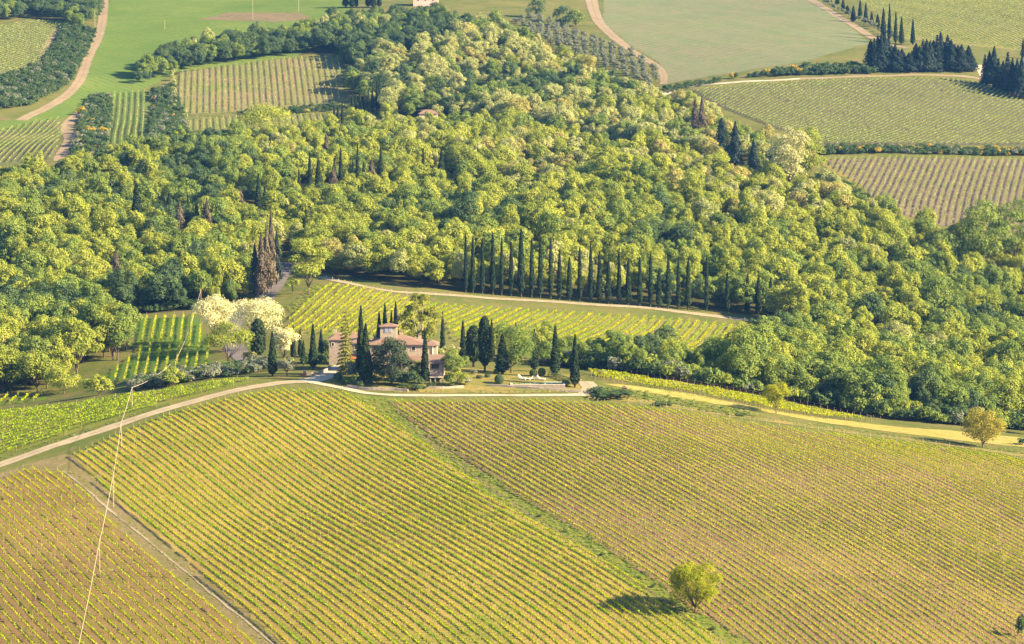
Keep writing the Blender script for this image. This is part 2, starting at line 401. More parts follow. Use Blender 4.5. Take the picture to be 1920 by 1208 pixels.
sheet('field_edge', P_([(-70,902),(60,868),(120,852),(230,860),(300,960),(380,1040),(460,1110),(600,1235),(480,1235),(370,1140),(290,1080),(180,985),(100,915),(-70,945)]), M['edge'], .03, label='grassy headland beside the stony track')
sheet('grass_strip', P_([(560,732),(640,736),(760,748),(830,792),(900,845),(1040,936),(1190,1026),(1330,1126),(1470,1228),(1350,1232),(1210,1150),(1090,1066),(920,966),(800,878),(720,820),(640,762)]), M['lush'], .03, label='grassy ditch strip dividing the two vineyards')
strip('ditch', P_([(770,800),(850,862),(960,945),(1080,1020),(1200,1096),(1310,1172),(1390,1230)]), .6, M['bare'], .07, .15, label='narrow eroded ditch in the grass strip')
sheet('garden_ground', P_([(600,716),(640,690),(700,690),(850,690),(1000,690),(1092,712),(1096,733),(1000,737),(760,737),(650,728)], dmax=742), M['verge'], .07, label='dry garden grass round the villa')

# ------------------------------------------------------------------ vine rows
M['vine'] = mat_leaf('vine_leaf', (.27,.33,.010), (.45,.45,.014), .44, .12, .8)
M['vine2'] = mat_leaf('vine_leaf_green', (.20,.31,.012), (.34,.40,.016), .45, .12, .8)
M['vinefar'] = mat_leaf('vine_leaf_far', (.20,.25,.085), (.31,.34,.13), .38, .12, .3)  # less saturated than the near vines: distance haze put into the leaf colour
M['vinewood'] = mat_plain('vine_wood', (.075,.05,.035), .9)
M['post'] = mat_plain('vine_post', (.33,.26,.18), .8)
def quads(c, nrm, size, asp=.7):
    """a four-sided leaf patch at each centre, turned at random about its normal"""
    k = len(c); nrm = nrm / (np.linalg.norm(nrm, axis=1)[:, None] + 1e-9)
    r = rng.normal(size=(k, 3)); u = np.cross(nrm, r); u /= np.linalg.norm(u, axis=1)[:, None] + 1e-9
    w = np.cross(nrm, u); s = np.broadcast_to(np.asarray(size), (k,))[:, None]
    bend = nrm * s * .18
    v = np.stack([c + u*s - bend, c + w*s*asp + bend*.6, c - u*s - bend, c - w*s*asp + bend*.6], 1).reshape(-1, 3)
    return v, np.arange(4 * k).reshape(k, 4)
def row_segments(poly, d, spacing):
    d = np.array(d) / np.linalg.norm(d); pr = np.array([-d[1], d[0]]); q = np.array(poly)
    off = q @ pr; out = []
    k0, k1 = math.ceil(off.min() / spacing), math.floor(off.max() / spacing)
    for k in range(k0, k1 + 1):
        o = k * spacing; a = q; b = np.roll(q, -1, 0); oa, ob = a @ pr, b @ pr; ts = []
        for i in range(len(q)):
            if (oa[i] > o) != (ob[i] > o):
                t = (o - oa[i]) / (ob[i] - oa[i]); ts.append(float((a[i] + (b[i]-a[i]) * t) @ d))
        ts.sort()
        for t0, t1 in zip(ts[::2], ts[1::2]):
            t0 += rng.uniform(0, .8); t1 -= rng.uniform(0, .8)
            if t1 - t0 > 5: out.append((pr * o + d * t0, pr * o + d * t1))
    return d, pr, out
def vine_row(a, b, dens, hgt, leaf, wid, gap=.12, trunks=True, weak=0.0):
    """leaf patches and stems of one trellised row; returns arrays"""
    L = np.linalg.norm(b - a); d = (b - a) / L; pr = np.array([-d[1], d[0]])
    k = int(L * dens); t = rng.uniform(0, L, k)
    nk = int(L / 1.6) + 3; vig = rng.uniform(.7, 1.1, nk); vig[rng.random(nk) < gap] = 0
    vg = np.interp(t, np.arange(nk) * 1.6, vig)
    if weak:
        pp = a + d * t[:, None]
        vg = vg * np.clip(1 - weak * (.5 + .9 * np.sin(pp[:, 0]/19. + 1.4*np.sin(pp[:, 1]/23.)) * np.sin(pp[:, 1]/15. + .6) + rng.normal(0, .35)), .12, 1.05)
    keep = rng.random(k) < np.clip(vg * 1.15, .02, 1); t = t[keep]; vg = vg[keep]; k = len(t)
    p = a + d * t[:, None] + pr * rng.normal(0, wid, k)[:, None]
    z = hz(p[:, 0], p[:, 1]) + hgt * (.72 + .3 * rng.random(k)) * (.8 + .25 * vg)
    nrm = rng.normal(size=(k, 3)) * .8 + np.array([0, 0, .7])
    V, F = quads(np.c_[p, z], nrm, leaf * rng.uniform(.6, 1.15, k))
    mi = np.zeros(len(F), int)
    if trunks:
        tt = np.arange(.5, L, 1.15); m = len(tt); tt = tt + rng.normal(0, .1, m)
        q = a + d * tt[:, None]; z0 = hz(q[:, 0], q[:, 1]); w = .03
        e = rng.normal(0, .08, (m, 2))
        tv = []
        for s in ((1, 0), (0, 1)):
            s = np.array(s) * w
            tv.append(np.stack([np.c_[q - s, z0], np.c_[q + s, z0], np.c_[q + e + s, z0 + hgt * .8], np.c_[q + e - s, z0 + hgt * .8]], 1).reshape(-1, 3))
        tv = np.concatenate(tv); F2 = np.arange(len(tv)).reshape(-1, 4) + len(V)
        V = np.concatenate([V, tv]); F = np.concatenate([F, F2]); mi = np.r_[mi, np.ones(len(F2), int)]
    return V, F, mi
def posts_mesh(a, b, every, h, w, name='posts'):
    L = np.linalg.norm(b - a); tt = np.linspace(.2, L - .2, max(2, int(L / every))); d = (b - a) / L
    q = a + d * tt[:, None]; z0 = hz(q[:, 0], q[:, 1]); m = len(q); hh = h * rng.uniform(.9, 1.1, m)
    dx = np.array([-w, w, w, -w]); dy = np.array([-w, -w, w, w])
    lo = np.stack([q[:, 0, None] + dx, q[:, 1, None] + dy, np.repeat(z0[:, None] - .1, 4, 1)], 2)
    hi = lo.copy(); hi[:, :, 2] = (z0 + hh)[:, None]
    V = np.concatenate([lo, hi], 1).reshape(-1, 3)
    base = np.array([(0,1,5,4),(1,2,6,5),(2,3,7,6),(3,0,4,7),(4,5,6,7)])
    F = (base[None] + (np.arange(m) * 8)[:, None, None]).reshape(-1, 4)
    return V, F
FAR = {'V': [], 'F': [], 'n': 0}
def far_add(V, F):
    FAR['V'].append(V); FAR['F'].append(F + FAR['n']); FAR['n'] += len(V)
N_ROWS = 0
def ordinal(k):
    w = ['first','second','third','fourth','fifth','sixth','seventh','eighth','ninth','tenth','eleventh','twelfth','thirteenth','fourteenth','fifteenth','sixteenth','seventeenth','eighteenth','nineteenth','twentieth']
    return w[k-1] if k <= 20 else f'{k}' + ('th' if 10 <= k % 100 <= 20 else {1:'st',2:'nd',3:'rd'}.get(k % 10, 'th'))
def vine_block(poly_px, dirpx, spacing, mat, dens=8, hgt=1.05, leaf=.26, wid=.14, gap=.1, label='', group='', gmat=None, gname='vineyard_soil', glabel=None,
               far=False, trunks=True, posts=8.0, ph=1.5, pw=.035, weak=0.0, **hk):
    global N_ROWS
    poly = G2(poly_px, **hk)
    a = np.array(ground(*dirpx[0], **hk)[:2]); b = np.array(ground(*dirpx[1], **hk)[:2])
    d, pr, segs = row_segments(poly, b - a, spacing)
    if gmat:
        g = gmat(pr, spacing)
        sheet(gname, poly, g, .055, jit=.45, label=glabel)
    for i, (p, q) in enumerate(segs):
        V, F, mi = vine_row(p, q, dens, hgt, leaf, wid, gap, trunks and not far, weak)
        if far:
            far_add(V, F)
            if posts:
                pass
            continue
        m = mat if not isinstance(mat, list) else mat[i % len(mat)]
        o0 = np.array([*p, h1(*p)])
        o = empty('vine_row', o0)
        nf = int((mi == 0).sum())
        obj('foliage', mesh_np('foliage', V[:nf*4] - o0, F[:nf], [m]), o)
        if len(F) > nf: tag(obj('stems', mesh_np('stems', V[nf*4:] - o0, F[nf:] - nf*4, [M['vinewood']]), o), kind='stuff')
        tag(o, f'{ordinal(i+1)} {label}', 'vine row', group)
        if posts:
            V, F = posts_mesh(p, q, posts, ph, pw)
            tag(obj('posts', mesh_np('posts', V - o0, F, [M['post']]), o), kind='stuff')
        N_ROWS += 1
    return len(segs)
R = lambda *a, **k: (lambda pr, sp: mat_rows('row_soil', *a, pr, sp, 0.0, **k))
cnt = {}
cnt['A'] = vine_block([(-70,925),(50,880),(118,890),(205,972),(330,1080),(400,1138),(505,1232),(640,1330),(-70,1330)], ((60,920),(318,1146)), 1.75, M['vine'], 24, .9, .165, .08, .12,
  'sparse yellow-green vine row in the brown block beyond the stony track', 'vine rows left of the stony track',
  R((.165,.108,.056),(.225,.155,.066),(.135,.13,.03), wide=.55), weak=.4, glabel='brown tilled soil of the sparse vineyard')
cnt['B'] = vine_block([(135,858),(250,805),(400,758),(520,734),(640,738),(696,762),(768,816),(848,874),(968,960),(1138,1060),(1258,1145),(1393,1229),(1500,1330),(660,1330),(548,1232),(400,1098),(245,962),(165,890)], ((300,800),(605,1018)), 1.75, [M['vine'], M['vine2'], M['vine']], 28, 1.0, .165, .08, .03,
  'bright yellow-green vine row in the block below the ridge road', 'vine rows between the stony track and the grassy ditch',
  R((.225,.165,.060),(.285,.215,.070),(.095,.135,.018), wide=.5, gmix=.9), glabel='straw-coloured soil of the bright vineyard')
cnt['C'] = vine_block([(728,755),(1090,757),(1300,778),(1500,809),(1700,834),(1950,872),(1990,1240),(2080,1330),(1590,1330),(1440,1230),(1280,1130),(1140,1030),(990,938),(850,851)], ((1010,812),(1250,942)), 1.65, [M['vine'], M['vine'], M['vine2']], 26, .95, .16, .065, .05,
  'yellow-green vine row in the purplish-brown block beside the grassy ditch', 'vine rows right of the grassy ditch',
  R((.145,.096,.066),(.20,.140,.075),(.12,.12,.028), wide=.4, gmix=.5), weak=.45, glabel='purplish brown soil of the large vineyard')
print('rows', cnt, N_ROWS)
cnt['D'] = vine_block([(-70,880),(0,857),(100,824),(250,776),(400,735),(480,716),(440,715),(300,738),(120,764),(-70,784)], ((20,838),(260,768)), 2.2, M['vine2'], 9, 1.1, .27, .22, .05,
  'dense green vine row on the far side of the ridge road', 'vine rows behind the ridge road', R((0.115,0.137,0.029),(0.144,0.144,0.036),(0.094,0.130,0.022)), glabel='green ground of the dense vineyard', dmax=712)
cnt['E'] = vine_block([(246,600),(368,592),(392,640),(392,690),(330,716),(215,716),(190,712),(262,660)], ((311,596),(291,706)), 2.6, M['vine'], 8, 1.1, .28, .12, .1,
  'thin vine row running down the green valley vineyard', 'vine rows in the green valley', R((0.072,0.122,0.022),(0.101,0.137,0.029),(0.065,0.122,0.022)), glabel='deep green grass of the valley vineyard', dmin=725, dmax=900, ph=1.9)
vine_block([(-60,768),(90,750),(80,738),(-60,752)], ((80,740),(60,756)), 2.8, M['vine'], 8, 1.1, .28, .12, .1,
  'short vine row at the foot of the rounded wood', 'vine rows at the foot of the rounded wood', R((0.086,0.122,0.022),(0.115,0.137,0.029),(0.072,0.122,0.022)), glabel='green grass at the foot of the wood', dmin=725, dmax=800)
cnt['F'] = vine_block([(612,538),(760,560),(835,606),(740,640),(640,628),(525,632),(560,575)], ((622,544),(533,622)), 2.7, M['vine'], 9, 1.2, .3, .14, .05,
  'vine row on the sunny slope above the villa', 'vine rows on the sunny slope behind the villa', R((0.216,0.187,0.043),(0.158,0.173,0.036),(0.130,0.158,0.029), wide=.9), glabel='sunny grass of the slope behind the villa', dmin=740, dmax=960, ph=2.0, pw=.06)
cnt['G'] = vine_block([(775,566),(870,578),(1000,586),(1200,596),(1425,616),(1250,668),(1000,660),(850,640),(835,606)], ((1000,640),(1090,590)), 2.5, [M['vine'], M['vine2']], 9, 1.1, .3, .2, .1,
  'vine row in the pale field below the cypress row', 'vine rows below the cypress row', R((0.187,0.173,0.058),(0.158,0.158,0.050),(0.130,0.144,0.036)), glabel='pale ground of the field below the cypresses', dmin=740, dmax=960)
cnt['H'] = vine_block([(1098,700),(1250,722),(1450,756),(1640,794),(1560,788),(1430,768),(1280,738),(1200,727),(1112,714)], ((1200,712),(1450,756)), 1.9, M['vine'], 10, 1.3, .28, .14, .05,
  'sunlit golden vine row along the ridge fence', 'golden vine rows along the ridge fence', None, dmin=700, dmax=740, ph=1.7)
print('rows', cnt, N_ROWS)
# far vineyards
fk = dict(far=True, dens=8, hgt=1.15, leaf=.32, wid=.1, gap=.05, label='x', group='x')
cnt['I'] = vine_block([(1296,170),(1500,154),(1780,150),(1850,160),(1950,205),(1950,272),(1560,273),(1480,250),(1340,195)], ((1467,156),(1332,226)), 2.3, None, gmat=R((.105,.095,.065),(.09,.088,.055),(.08,.10,.04), alt=False, gmix=.5), glabel='rows of the terraced vineyard under the conifers', **fk)
cnt['J'] = vine_block([(1545,300),(1950,299),(1950,440),(1800,430),(1645,392),(1600,340)], ((1679,304),(1640,386)), 2.6, None, gmat=R((0.194,0.144,0.115),(0.158,0.122,0.094),(0.122,0.130,0.050), alt=False, gmix=.5), glabel='pinkish soil of the lower terraced vineyard', **fk)
cnt['K'] = vine_block([(1590,-14),(1950,-14),(1950,100),(1880,92),(1750,78),(1690,74)], ((1700,20),(1840,80)), 2.6, None, gmat=R((.20,.18,.07),(.17,.165,.06),(.15,.165,.045), alt=False), glabel='sunlit vineyard above the conifer belt', **fk)
cnt['L'] = vine_block([(335,136),(540,110),(634,108),(646,190),(480,206),(355,214),(336,185)], ((567,114),(578,192)), 2.9, None, gmat=R((0.216,0.151,0.108),(0.144,0.144,0.058),(0.101,0.130,0.036), s1=.03, alt=False), glabel='pinkish soil of the small far vineyard', **fk)
cnt['M'] = vine_block([(358,224),(460,219),(625,214),(610,240),(450,248),(352,248)], ((430,220),(434,246)), 2.9, None, gmat=R((0.130,0.144,0.043),(0.187,0.151,0.086),(0.101,0.130,0.036), alt=False), glabel='lower strip of the small far vineyard', **fk)
cnt['N'] = vine_block([(212,175),(282,172),(274,262),(196,282)], ((213,187),(200,280)), 2.7, None, gmat=R((0.072,0.108,0.036),(0.101,0.115,0.050),(0.072,0.115,0.029), alt=False), glabel='narrow green vineyard between the thickets', **fk)
cnt['O'] = vine_block([(-30,55),(60,40),(128,45),(100,70),(80,118),(-30,150)], ((0,90),(90,62)), 2.6, None, gmat=R((0.115,0.122,0.050),(0.144,0.130,0.065),(0.086,0.115,0.036), alt=False), glabel='small vineyard among the thickets', **fk)
cnt['Q'] = vine_block([(-30,255),(110,222),(118,250),(104,298),(-30,312)], ((0,300),(80,235)), 2.6, None, gmat=R((0.094,0.115,0.043),(0.137,0.115,0.079),(0.086,0.115,0.036), alt=False), glabel='brownish vineyard above the wood', **fk)
tag(obj('far_vineyard_foliage', mesh_np('far_vineyard_foliage', np.concatenate(FAR['V']), np.concatenate(FAR['F']), [M['vinefar']])),
    'fine green vine rows of the far terraced vineyards', 'vines', kind='stuff')
print('rows', cnt, N_ROWS, 'far quads', FAR['n'] // 4)
# ------------------------------------------------------------------ trees: prototypes
T = {
 'yg':   mat_leaf('leaf_yellow_green', (.185,.235,.044), (.355,.375,.066), .36, .2),
 'g':    mat_leaf('leaf_green', (.110,.170,.050), (.235,.29,.062), .33, .2),
 'dk':   mat_leaf('leaf_dark_green', (.050,.092,.050), (.110,.155,.058), .26, .2),
 'tan':  mat_leaf('leaf_tan', (.29,.265,.095), (.41,.38,.13), .34, .3),
 'pale': mat_leaf('leaf_pale', (.25,.285,.115), (.41,.41,.17), .34, .3),
 'rust': mat_leaf('needle_rust', (.105,.082,.066), (.16,.130,.090), .15, .3),
 'fir':  mat_leaf('needle_dark', (.020,.034,.036), (.038,.056,.050), .12, .3),
 'cyp':  mat_leaf('cypress_leaf', (.013,.028,.022), (.040,.060,.024), .12, .2, .6),
 'olive':mat_leaf('olive_leaf', (.15,.17,.13), (.23,.24,.18), .28, .3),
 'blos': mat_leaf('acacia_blossom', (.42,.41,.22), (.70,.66,.45), .35, .1, .5),
 'gold': mat_leaf('broom_flower', (.40,.28,.03), (.50,.36,.05), .3, .2),
 'ivy':  mat_leaf('shrub_leaf', (.042,.080,.036), (.100,.140,.048), .26, .3),
}
BARK = mat_plain('bark', (.10,.075,.055), .9, .35, 2.0)
PALEBARK = mat_plain('pale_bark', (.30,.24,.19), .9, .3, 2.0)
def unit(k):
    v = rng.normal(size=(k, 3)); return v / np.linalg.norm(v, axis=1)[:, None]
def crown_arr(R, H, z0, nl, nleaf, leaf, lobe=(.30, .48), flat=1.0):
    """leaf patches on the skins of many overlapping lobes"""
    hz_ = (H - z0) / 2; cen = np.array([0, 0, z0 + hz_])
    d = unit(nl); d[:, 2] = d[:, 2] * .9 + .1
    rad = rng.uniform(.45, .98, nl) ** .6
    c = d * rad[:, None] * np.array([R, R, hz_]) * .78 + cen
    r = R * rng.uniform(*lobe, nl)
    pick = rng.choice(nl, nleaf, p=r**2 / (r**2).sum())
    e = unit(nleaf); low = e[:, 2] < -.35; e[low, 2] *= -1
    p = c[pick] + e * (r[pick] * rng.uniform(.72, 1.12, nleaf))[:, None] * np.array([1, 1, .85 * flat])
    p[:, 2] = np.maximum(p[:, 2], z0 * .55)
    nrm = e + rng.normal(size=(nleaf, 3)) * .3 + np.array([0, 0, .2])
    return quads(p, nrm, leaf * rng.uniform(.6, 1.25, nleaf)), c, r
def tree_mesh(R, H, z0, nl, nleaf, leaf, trunk_r, mat, lean=0.0, limbs=6, bark=None, **k):
    """crown mesh and trunk-with-limbs mesh, base at the origin"""
    (V, F), c, r = crown_arr(R, H, z0, nl, nleaf, leaf, **k)
    V[:, 0] += lean * V[:, 2] / H
    cm = mesh_np('crown', V, F, [mat])
    mb = MB(); top = Vector((lean * .5, 0, z0 + (H - z0) * .45))
    zt = max(z0, .12 * H)
    mb.tube([(0, 0, -.5), (.05*R*.2, 0, zt * .5), (lean * .3, .03, zt), top], [trunk_r * 1.35, trunk_r, trunk_r * .8, trunk_r * .35], 7)
    for i in rng.choice(len(c), min(limbs, len(c)), replace=False):
        e = Vector(c[i]); s = Vector((lean * .2, 0, zt * rng.uniform(.75, 1.05)))
        mb.tube([s, s.lerp(e, .5) + Vector((0, 0, -.08 * R)), e], [trunk_r * .55, trunk_r * .35, trunk_r * .12], 5)
    return cm, mb.mesh('trunk', bark or BARK, True)
def tint_copy(me, mat):
    m = me.copy(); m.materials.clear(); m.materials.append(mat); return m
NSH = 9
BROAD = []
for i in range(NSH):
    Rr = rng.uniform(3.4, 4.4); Hh = rng.uniform(8.6, 11.6)
    BROAD.append(tree_mesh(Rr, Hh, rng.uniform(.7, 1.4), int(rng.integers(28, 42)), 3000, .245, .2, T['g'], rng.uniform(-.8, .8), lobe=(.24, .42)))
TINTS = ['yg', 'g', 'dk', 'tan', 'pale', 'olive', 'ivy', 'gold']
BT = {(i, t): tint_copy(BROAD[i][0], T[t]) for i in range(NSH) for t in TINTS}
def cypress_mesh(R, H, nleaf, leaf, rounded=False, clear=.05, mat=None, rag=.1, power=.72):
    t = rng.random(nleaf) ** .85
    if rounded: prof = np.minimum(1, (t / .16) ** .7) * np.clip((1 - t) / .25, 0, 1) ** .45
    else: prof = np.minimum(1, (t / .10) ** .6 * .95) * np.clip(1 - t, 0, 1) ** power * (1 + .17 * power)
    a = rng.uniform(0, 2*np.pi, nleaf)
    wob = 1 + rag * np.sin(a * 3 + t * 19) + rng.normal(0, rag * .7, nleaf)
    rr = R * prof * wob * rng.uniform(.75, 1.03, nleaf) + .03
    p = np.c_[rr*np.cos(a), rr*np.sin(a), clear*H + t*(1-clear)*H]
    nrm = np.c_[np.cos(a), np.sin(a), np.full(nleaf, .35)] + rng.normal(size=(nleaf, 3)) * .35
    V, F = quads(p, nrm, leaf * rng.uniform(.6, 1.2, nleaf) * (.45 + .55*np.clip(prof, 0, 1)), .6)
    cm = mesh_np('crown', V, F, [mat or T['cyp']])
    tm = MB().tube([(0,0,-.4), (0,0,H*.5), (0,0,H*.97)], [R*.16+.06, R*.1+.04, .02], 6).mesh('trunk', BARK, True)
    return cm, tm
def conifer_mesh(R, H, nt, nleaf, leaf, mat, z0=.12, droop=.25, power=.9):
    """whorled branches in tiers, cone outline, see-through between tiers"""
    Vs, Fs, k = [], [], 0; tiers = np.linspace(z0, .97, nt); mb = MB()
    mb.tube([(0,0,-.4), (0,0,H*.6), (0,0,H)], [.05*R+.12, .04*R+.05, .02], 6)
    w = (1 - tiers) ** power + .06; per = np.maximum(12, nleaf * w / w.sum()).astype(int)
    for t, m in zip(tiers, per):
        Rt = R * ((1 - t) ** power * rng.uniform(.85, 1.12) + .05)
        nb = 5 + int(5 * (1 - t)); b = rng.integers(0, nb, m); ang = b * 2*np.pi/nb + t * 40 + rng.normal(0, .16, m)
        f = rng.random(m) ** .6; rr = Rt * f * (1 + .12*np.sin(b * 7.))
        z = t*H - droop * rr * f + rng.normal(0, .12, m) * (.4 + leaf)
        p = np.c_[rr*np.cos(ang), rr*np.sin(ang), z]
        V, F = quads(p, np.array([0, 0, 1.]) + np.c_[np.cos(ang), np.sin(ang), np.zeros(m)]*.5 + rng.normal(size=(m, 3))*.4, leaf*rng.uniform(.6, 1.2, m), .6)
        Vs.append(V); Fs.append(F + k); k += len(V)
        if t < .75:
            for j in range(nb):
                q = j*2*math.pi/nb + t*40
                mb.tube([(0,0,t*H), (Rt*.6*math.cos(q), Rt*.6*math.sin(q), t*H - droop*Rt*.3)], [.05, .02], 3)
    return mesh_np('crown', np.concatenate(Vs), np.concatenate(Fs), [mat]), mb.mesh('trunk', BARK, True)
CYP = [cypress_mesh(rng.uniform(.85, 1.05), 10, 1300, .34, False, rag=.08) for _ in range(4)]
CYPC = [cypress_mesh(.95, 10, 1300, .34, False, rag=.07, power=.5) for _ in range(4)]
CYPR = [cypress_mesh(1.25, 10, 1400, .36, True, .1, rag=.12) for _ in range(2)]
RAG = [cypress_mesh(2.0, 12, 1900, .42, False, .05, T['rust'], .3, .8) for _ in range(3)]
CON = [conifer_mesh(2.3, 12, 17, 1700, .42, T['fir'], .08, .3) for _ in range(3)]
SHR = []
for i in range(4):
    (V, F), c, r = crown_arr(1.0, 1.55, .12, 11, 420, .13, (.34, .5)); SHR.append(mesh_np('foliage', V, F, [T['ivy']]))
ST = {(i, t): tint_copy(SHR[i], T[t]) for i in range(4) for t in TINTS}
CT = {(i, t): tint_copy((CON + RAG)[i][0], T[t]) for i in range(6) for t in ('fir', 'rust')}

def place_tree(name, parts, loc, rz, sc, label, cat='tree', group=None):
    o = empty(name, loc, rz, sc); tag(o, label, cat, group)
    for nm, me in parts: obj(nm, me, o)
    return o
# ------------------------------------------------------------------ woods
def scatter(poly_px, spacing, jit=.38, **hk):
    poly = np.array(G2(poly_px, **hk)); lo, hi = poly.min(0), poly.max(0)
    gx, gy = np.meshgrid(np.arange(lo[0], hi[0], spacing), np.arange(lo[1], hi[1], spacing * .87))
    gx[1::2] += spacing / 2
    g = np.c_[gx.ravel(), gy.ravel()] + rng.normal(0, spacing * jit * .6, (gx.size, 2))
    return g[inside(g, poly)]
def vnoise(p, s, seed):
    r = np.random.default_rng(seed); out = 0
    for i in range(5):
        k = r.normal(size=2) / s; out = out + np.sin(p @ k * 2.2 + r.uniform(0, 6.3))
    return out / 5
WOOD = []     # x, y, tint, scale, region
def add_wood(poly, spacing, tints, probs, smin, smax, region, clump=60, **hk):
    g = scatter(poly, spacing, **hk)
    nz = vnoise(g, clump, len(WOOD) + 3) * .5
    cum = np.cumsum(probs) / sum(probs)
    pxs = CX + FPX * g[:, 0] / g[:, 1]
    if region == 'hill': nz = nz - .26 * np.clip((620 - pxs) / 300, 0, 1) - .10 * np.clip((pxs - 1500) / 300, 0, 1)  # darker leaf tints towards the left paint that flank's shade into the colour
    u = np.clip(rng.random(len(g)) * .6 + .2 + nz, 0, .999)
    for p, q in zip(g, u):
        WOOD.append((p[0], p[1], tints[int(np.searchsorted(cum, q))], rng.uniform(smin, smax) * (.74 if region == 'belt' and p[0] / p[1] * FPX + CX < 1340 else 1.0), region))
F1 = [(-110,606),(120,603),(240,590),(370,581),(468,562),(505,528),(528,498),(540,470),(566,500),(612,514),(700,528),(800,541),(900,548),(1100,561),(1250,571),(1430,595),(1500,628),(1640,652),(1980,700),
      (1980,490),(1800,455),(1700,432),(1600,400),(1540,368),(1440,352),(1350,334),(1250,312),(1100,284),(1000,266),(900,252),(800,246),(720,246),(640,262),(560,272),(460,284),(350,296),(200,318),(120,336),(0,350),(-110,360)]
add_wood(F1, 6.0, ['dk','g','yg','pale','tan'], [.05,.27,.47,.14,.07], .5, 1.25, 'hill')
F2 = [(655,155),(700,122),(760,112),(850,82),(900,62),(960,76),(1040,120),(1130,160),(1200,188),(1235,210),(1300,222),(1340,250),(1440,294),(1520,332),(1440,342),(1350,322),(1250,298),(1100,266),(1000,244),(900,230),(800,222),(720,226),(700,210),(662,180)]
add_wood(F2, 5.9, ['dk','g','pale','tan','yg'], [.10,.22,.36,.12,.20], .55, 1.25, 'upper')
F3 = [(260,168),(300,148),(400,124),(540,106),(600,100),(640,101),(655,142),(700,118),(760,108),(860,84),(900,72),(820,42),(645,48),(560,80),(420,92),(300,120),(256,152)]
add_wood(F3, 5.4, ['dk','g','pale'], [.72,.26,.02], .75, 1.1, 'dark')
F4 = [(990,687),(1085,690),(1250,711),(1450,744),(1640,780),(1760,793),(1980,808),(1980,702),(1640,660),(1500,634),(1480,645),(1430,668),(1300,694),(1200,682),(990,674)]
add_wood(F4, 6.1, ['dk','g','yg','pale'], [.16,.42,.37,.05], .65, 1.3, 'belt')
F5 = [(-110,754),(60,742),(150,706),(215,682),(244,655),(238,622),(100,612),(-110,628)]
add_wood(F5, 5.2, ['dk','g','yg'], [.30,.50,.20], .9, 1.25, 'round', dmin=730, dmax=900)
F6 = [(-40,-14),(184,-14),(186,36),(150,60),(120,44),(60,34),(-40,50)]
add_wood(F6, 6.0, ['dk','g'], [.7,.3], .7, 1.0, 'corner')
REG = {'hill': 'on the wooded slope behind the cypress row', 'upper': 'in the pale upper wood below the hilltop', 'dark': 'in the dark wood above the small vineyard',
       'belt': 'in the tree belt behind the golden vine strip', 'round': 'in the rounded wood beside the valley vineyard', 'corner': 'in the dark thicket of the far corner'}
LOOK = {'yg': 'yellow-green leafy broadleaf tree', 'g': 'mid-green broadleaf tree', 'dk': 'dark green broadleaf tree', 'tan': 'tan-tinged broadleaf tree', 'pale': 'pale green broadleaf tree'}
def to_px(x, y, z):
    a = z - CAM_H; f = y*math.cos(PITCH) - a*math.sin(PITCH); u = y*math.sin(PITCH) + a*math.cos(PITCH)
    return CX + FPX*x/f, CY - FPX*u/f, f
# keep what stands in the road clear
WOOD = [w for w in WOOD if not any(abs(to_px(w[0], w[1], h1(w[0], w[1]))[0] - rx) < 22 and abs(to_px(w[0], w[1], h1(w[0], w[1]))[1] - ry) < 26 for rx, ry in ((540,500),(520,527),(500,555)))]
hs = [(250,385,612,40),(408,430,610,30),(500,440,585,16),(543,450,630,16),(488,150,262,36),(843,340,505,24),(873,400,520,18),(1040,310,445,12),(1092,235,412,17),(1134,260,398,20),(1212,265,392,14),(1243,215,436,20),(1302,260,408,12),(1325,190,400,14),(1353,280,408,16),(1438,205,392,20),(1645,215,362,13),(1733,215,345,24),(898,150,262,17),(710,360,500,11),(575,190,250,10)]
ts = [(45,600,668),(75,560,682),(95,555,675),(118,545,660),(172,480,618),(190,490,616),(212,475,612),(235,478,610),(257,482,606),(278,440,604),(303,390,590),(315,400,584)]
CLEAR = [ground(160 + a/2.595, 200 + b/2.595 + 6)[:2] for a, t, b, w in hs] + [ground(600 + a/2.824, b/2.824 + 1)[:2] for a, t, b in ts]
CLEAR += [ground(a, b)[:2] for a, b in ((218,560),(388,470),(337,462),(612,318),(625,385),(697,370),(450,395),(1303,272),(1316,275),(1352,305),(1378,318),(1412,342),(1478,362),(1510,352),(803,236))]
WOOD = [w for w in WOOD if not any(abs(w[0] - cx) < 4.2 and -15 < w[1] - cy < 4 for cx, cy in CLEAR)]
in_frame = [w for w in WOOD if -30 < to_px(w[0], w[1], 0)[0] < 1950]
in_frame.sort(key=lambda w: w[1] / w[3] ** .5)
front = in_frame[:300]; fs = set(map(id, front)); rest = [w for w in WOOD if id(w) not in fs]
def zone(reg, px, py):
    if reg == 'belt':
        z = 'right of the pool garden' if px < 1180 else 'above the hut' if px < 1330 else 'behind the small ridge tree' if px < 1540 else 'between the two ridge trees' if px < 1740 else 'behind the orange ridge tree'
        return z + (', front edge' if py > 690 + (px - 1085) * .17 else ', inner part'), 'tree belt'
    if reg == 'round': return ('nearest the valley vineyard' if px > 140 else 'at the picture edge') + (', front' if py > 690 else ', back'), 'rounded wood'
    if reg == 'hill': return ('below the rusty conifers' if px < 480 else 'above the gravel lane' if px < 1000 else 'beyond the cypress row end' if px > 1420 else 'behind the cypress row'), 'hillside wood'
    return 'far up', 'wood'
LNUM = {}
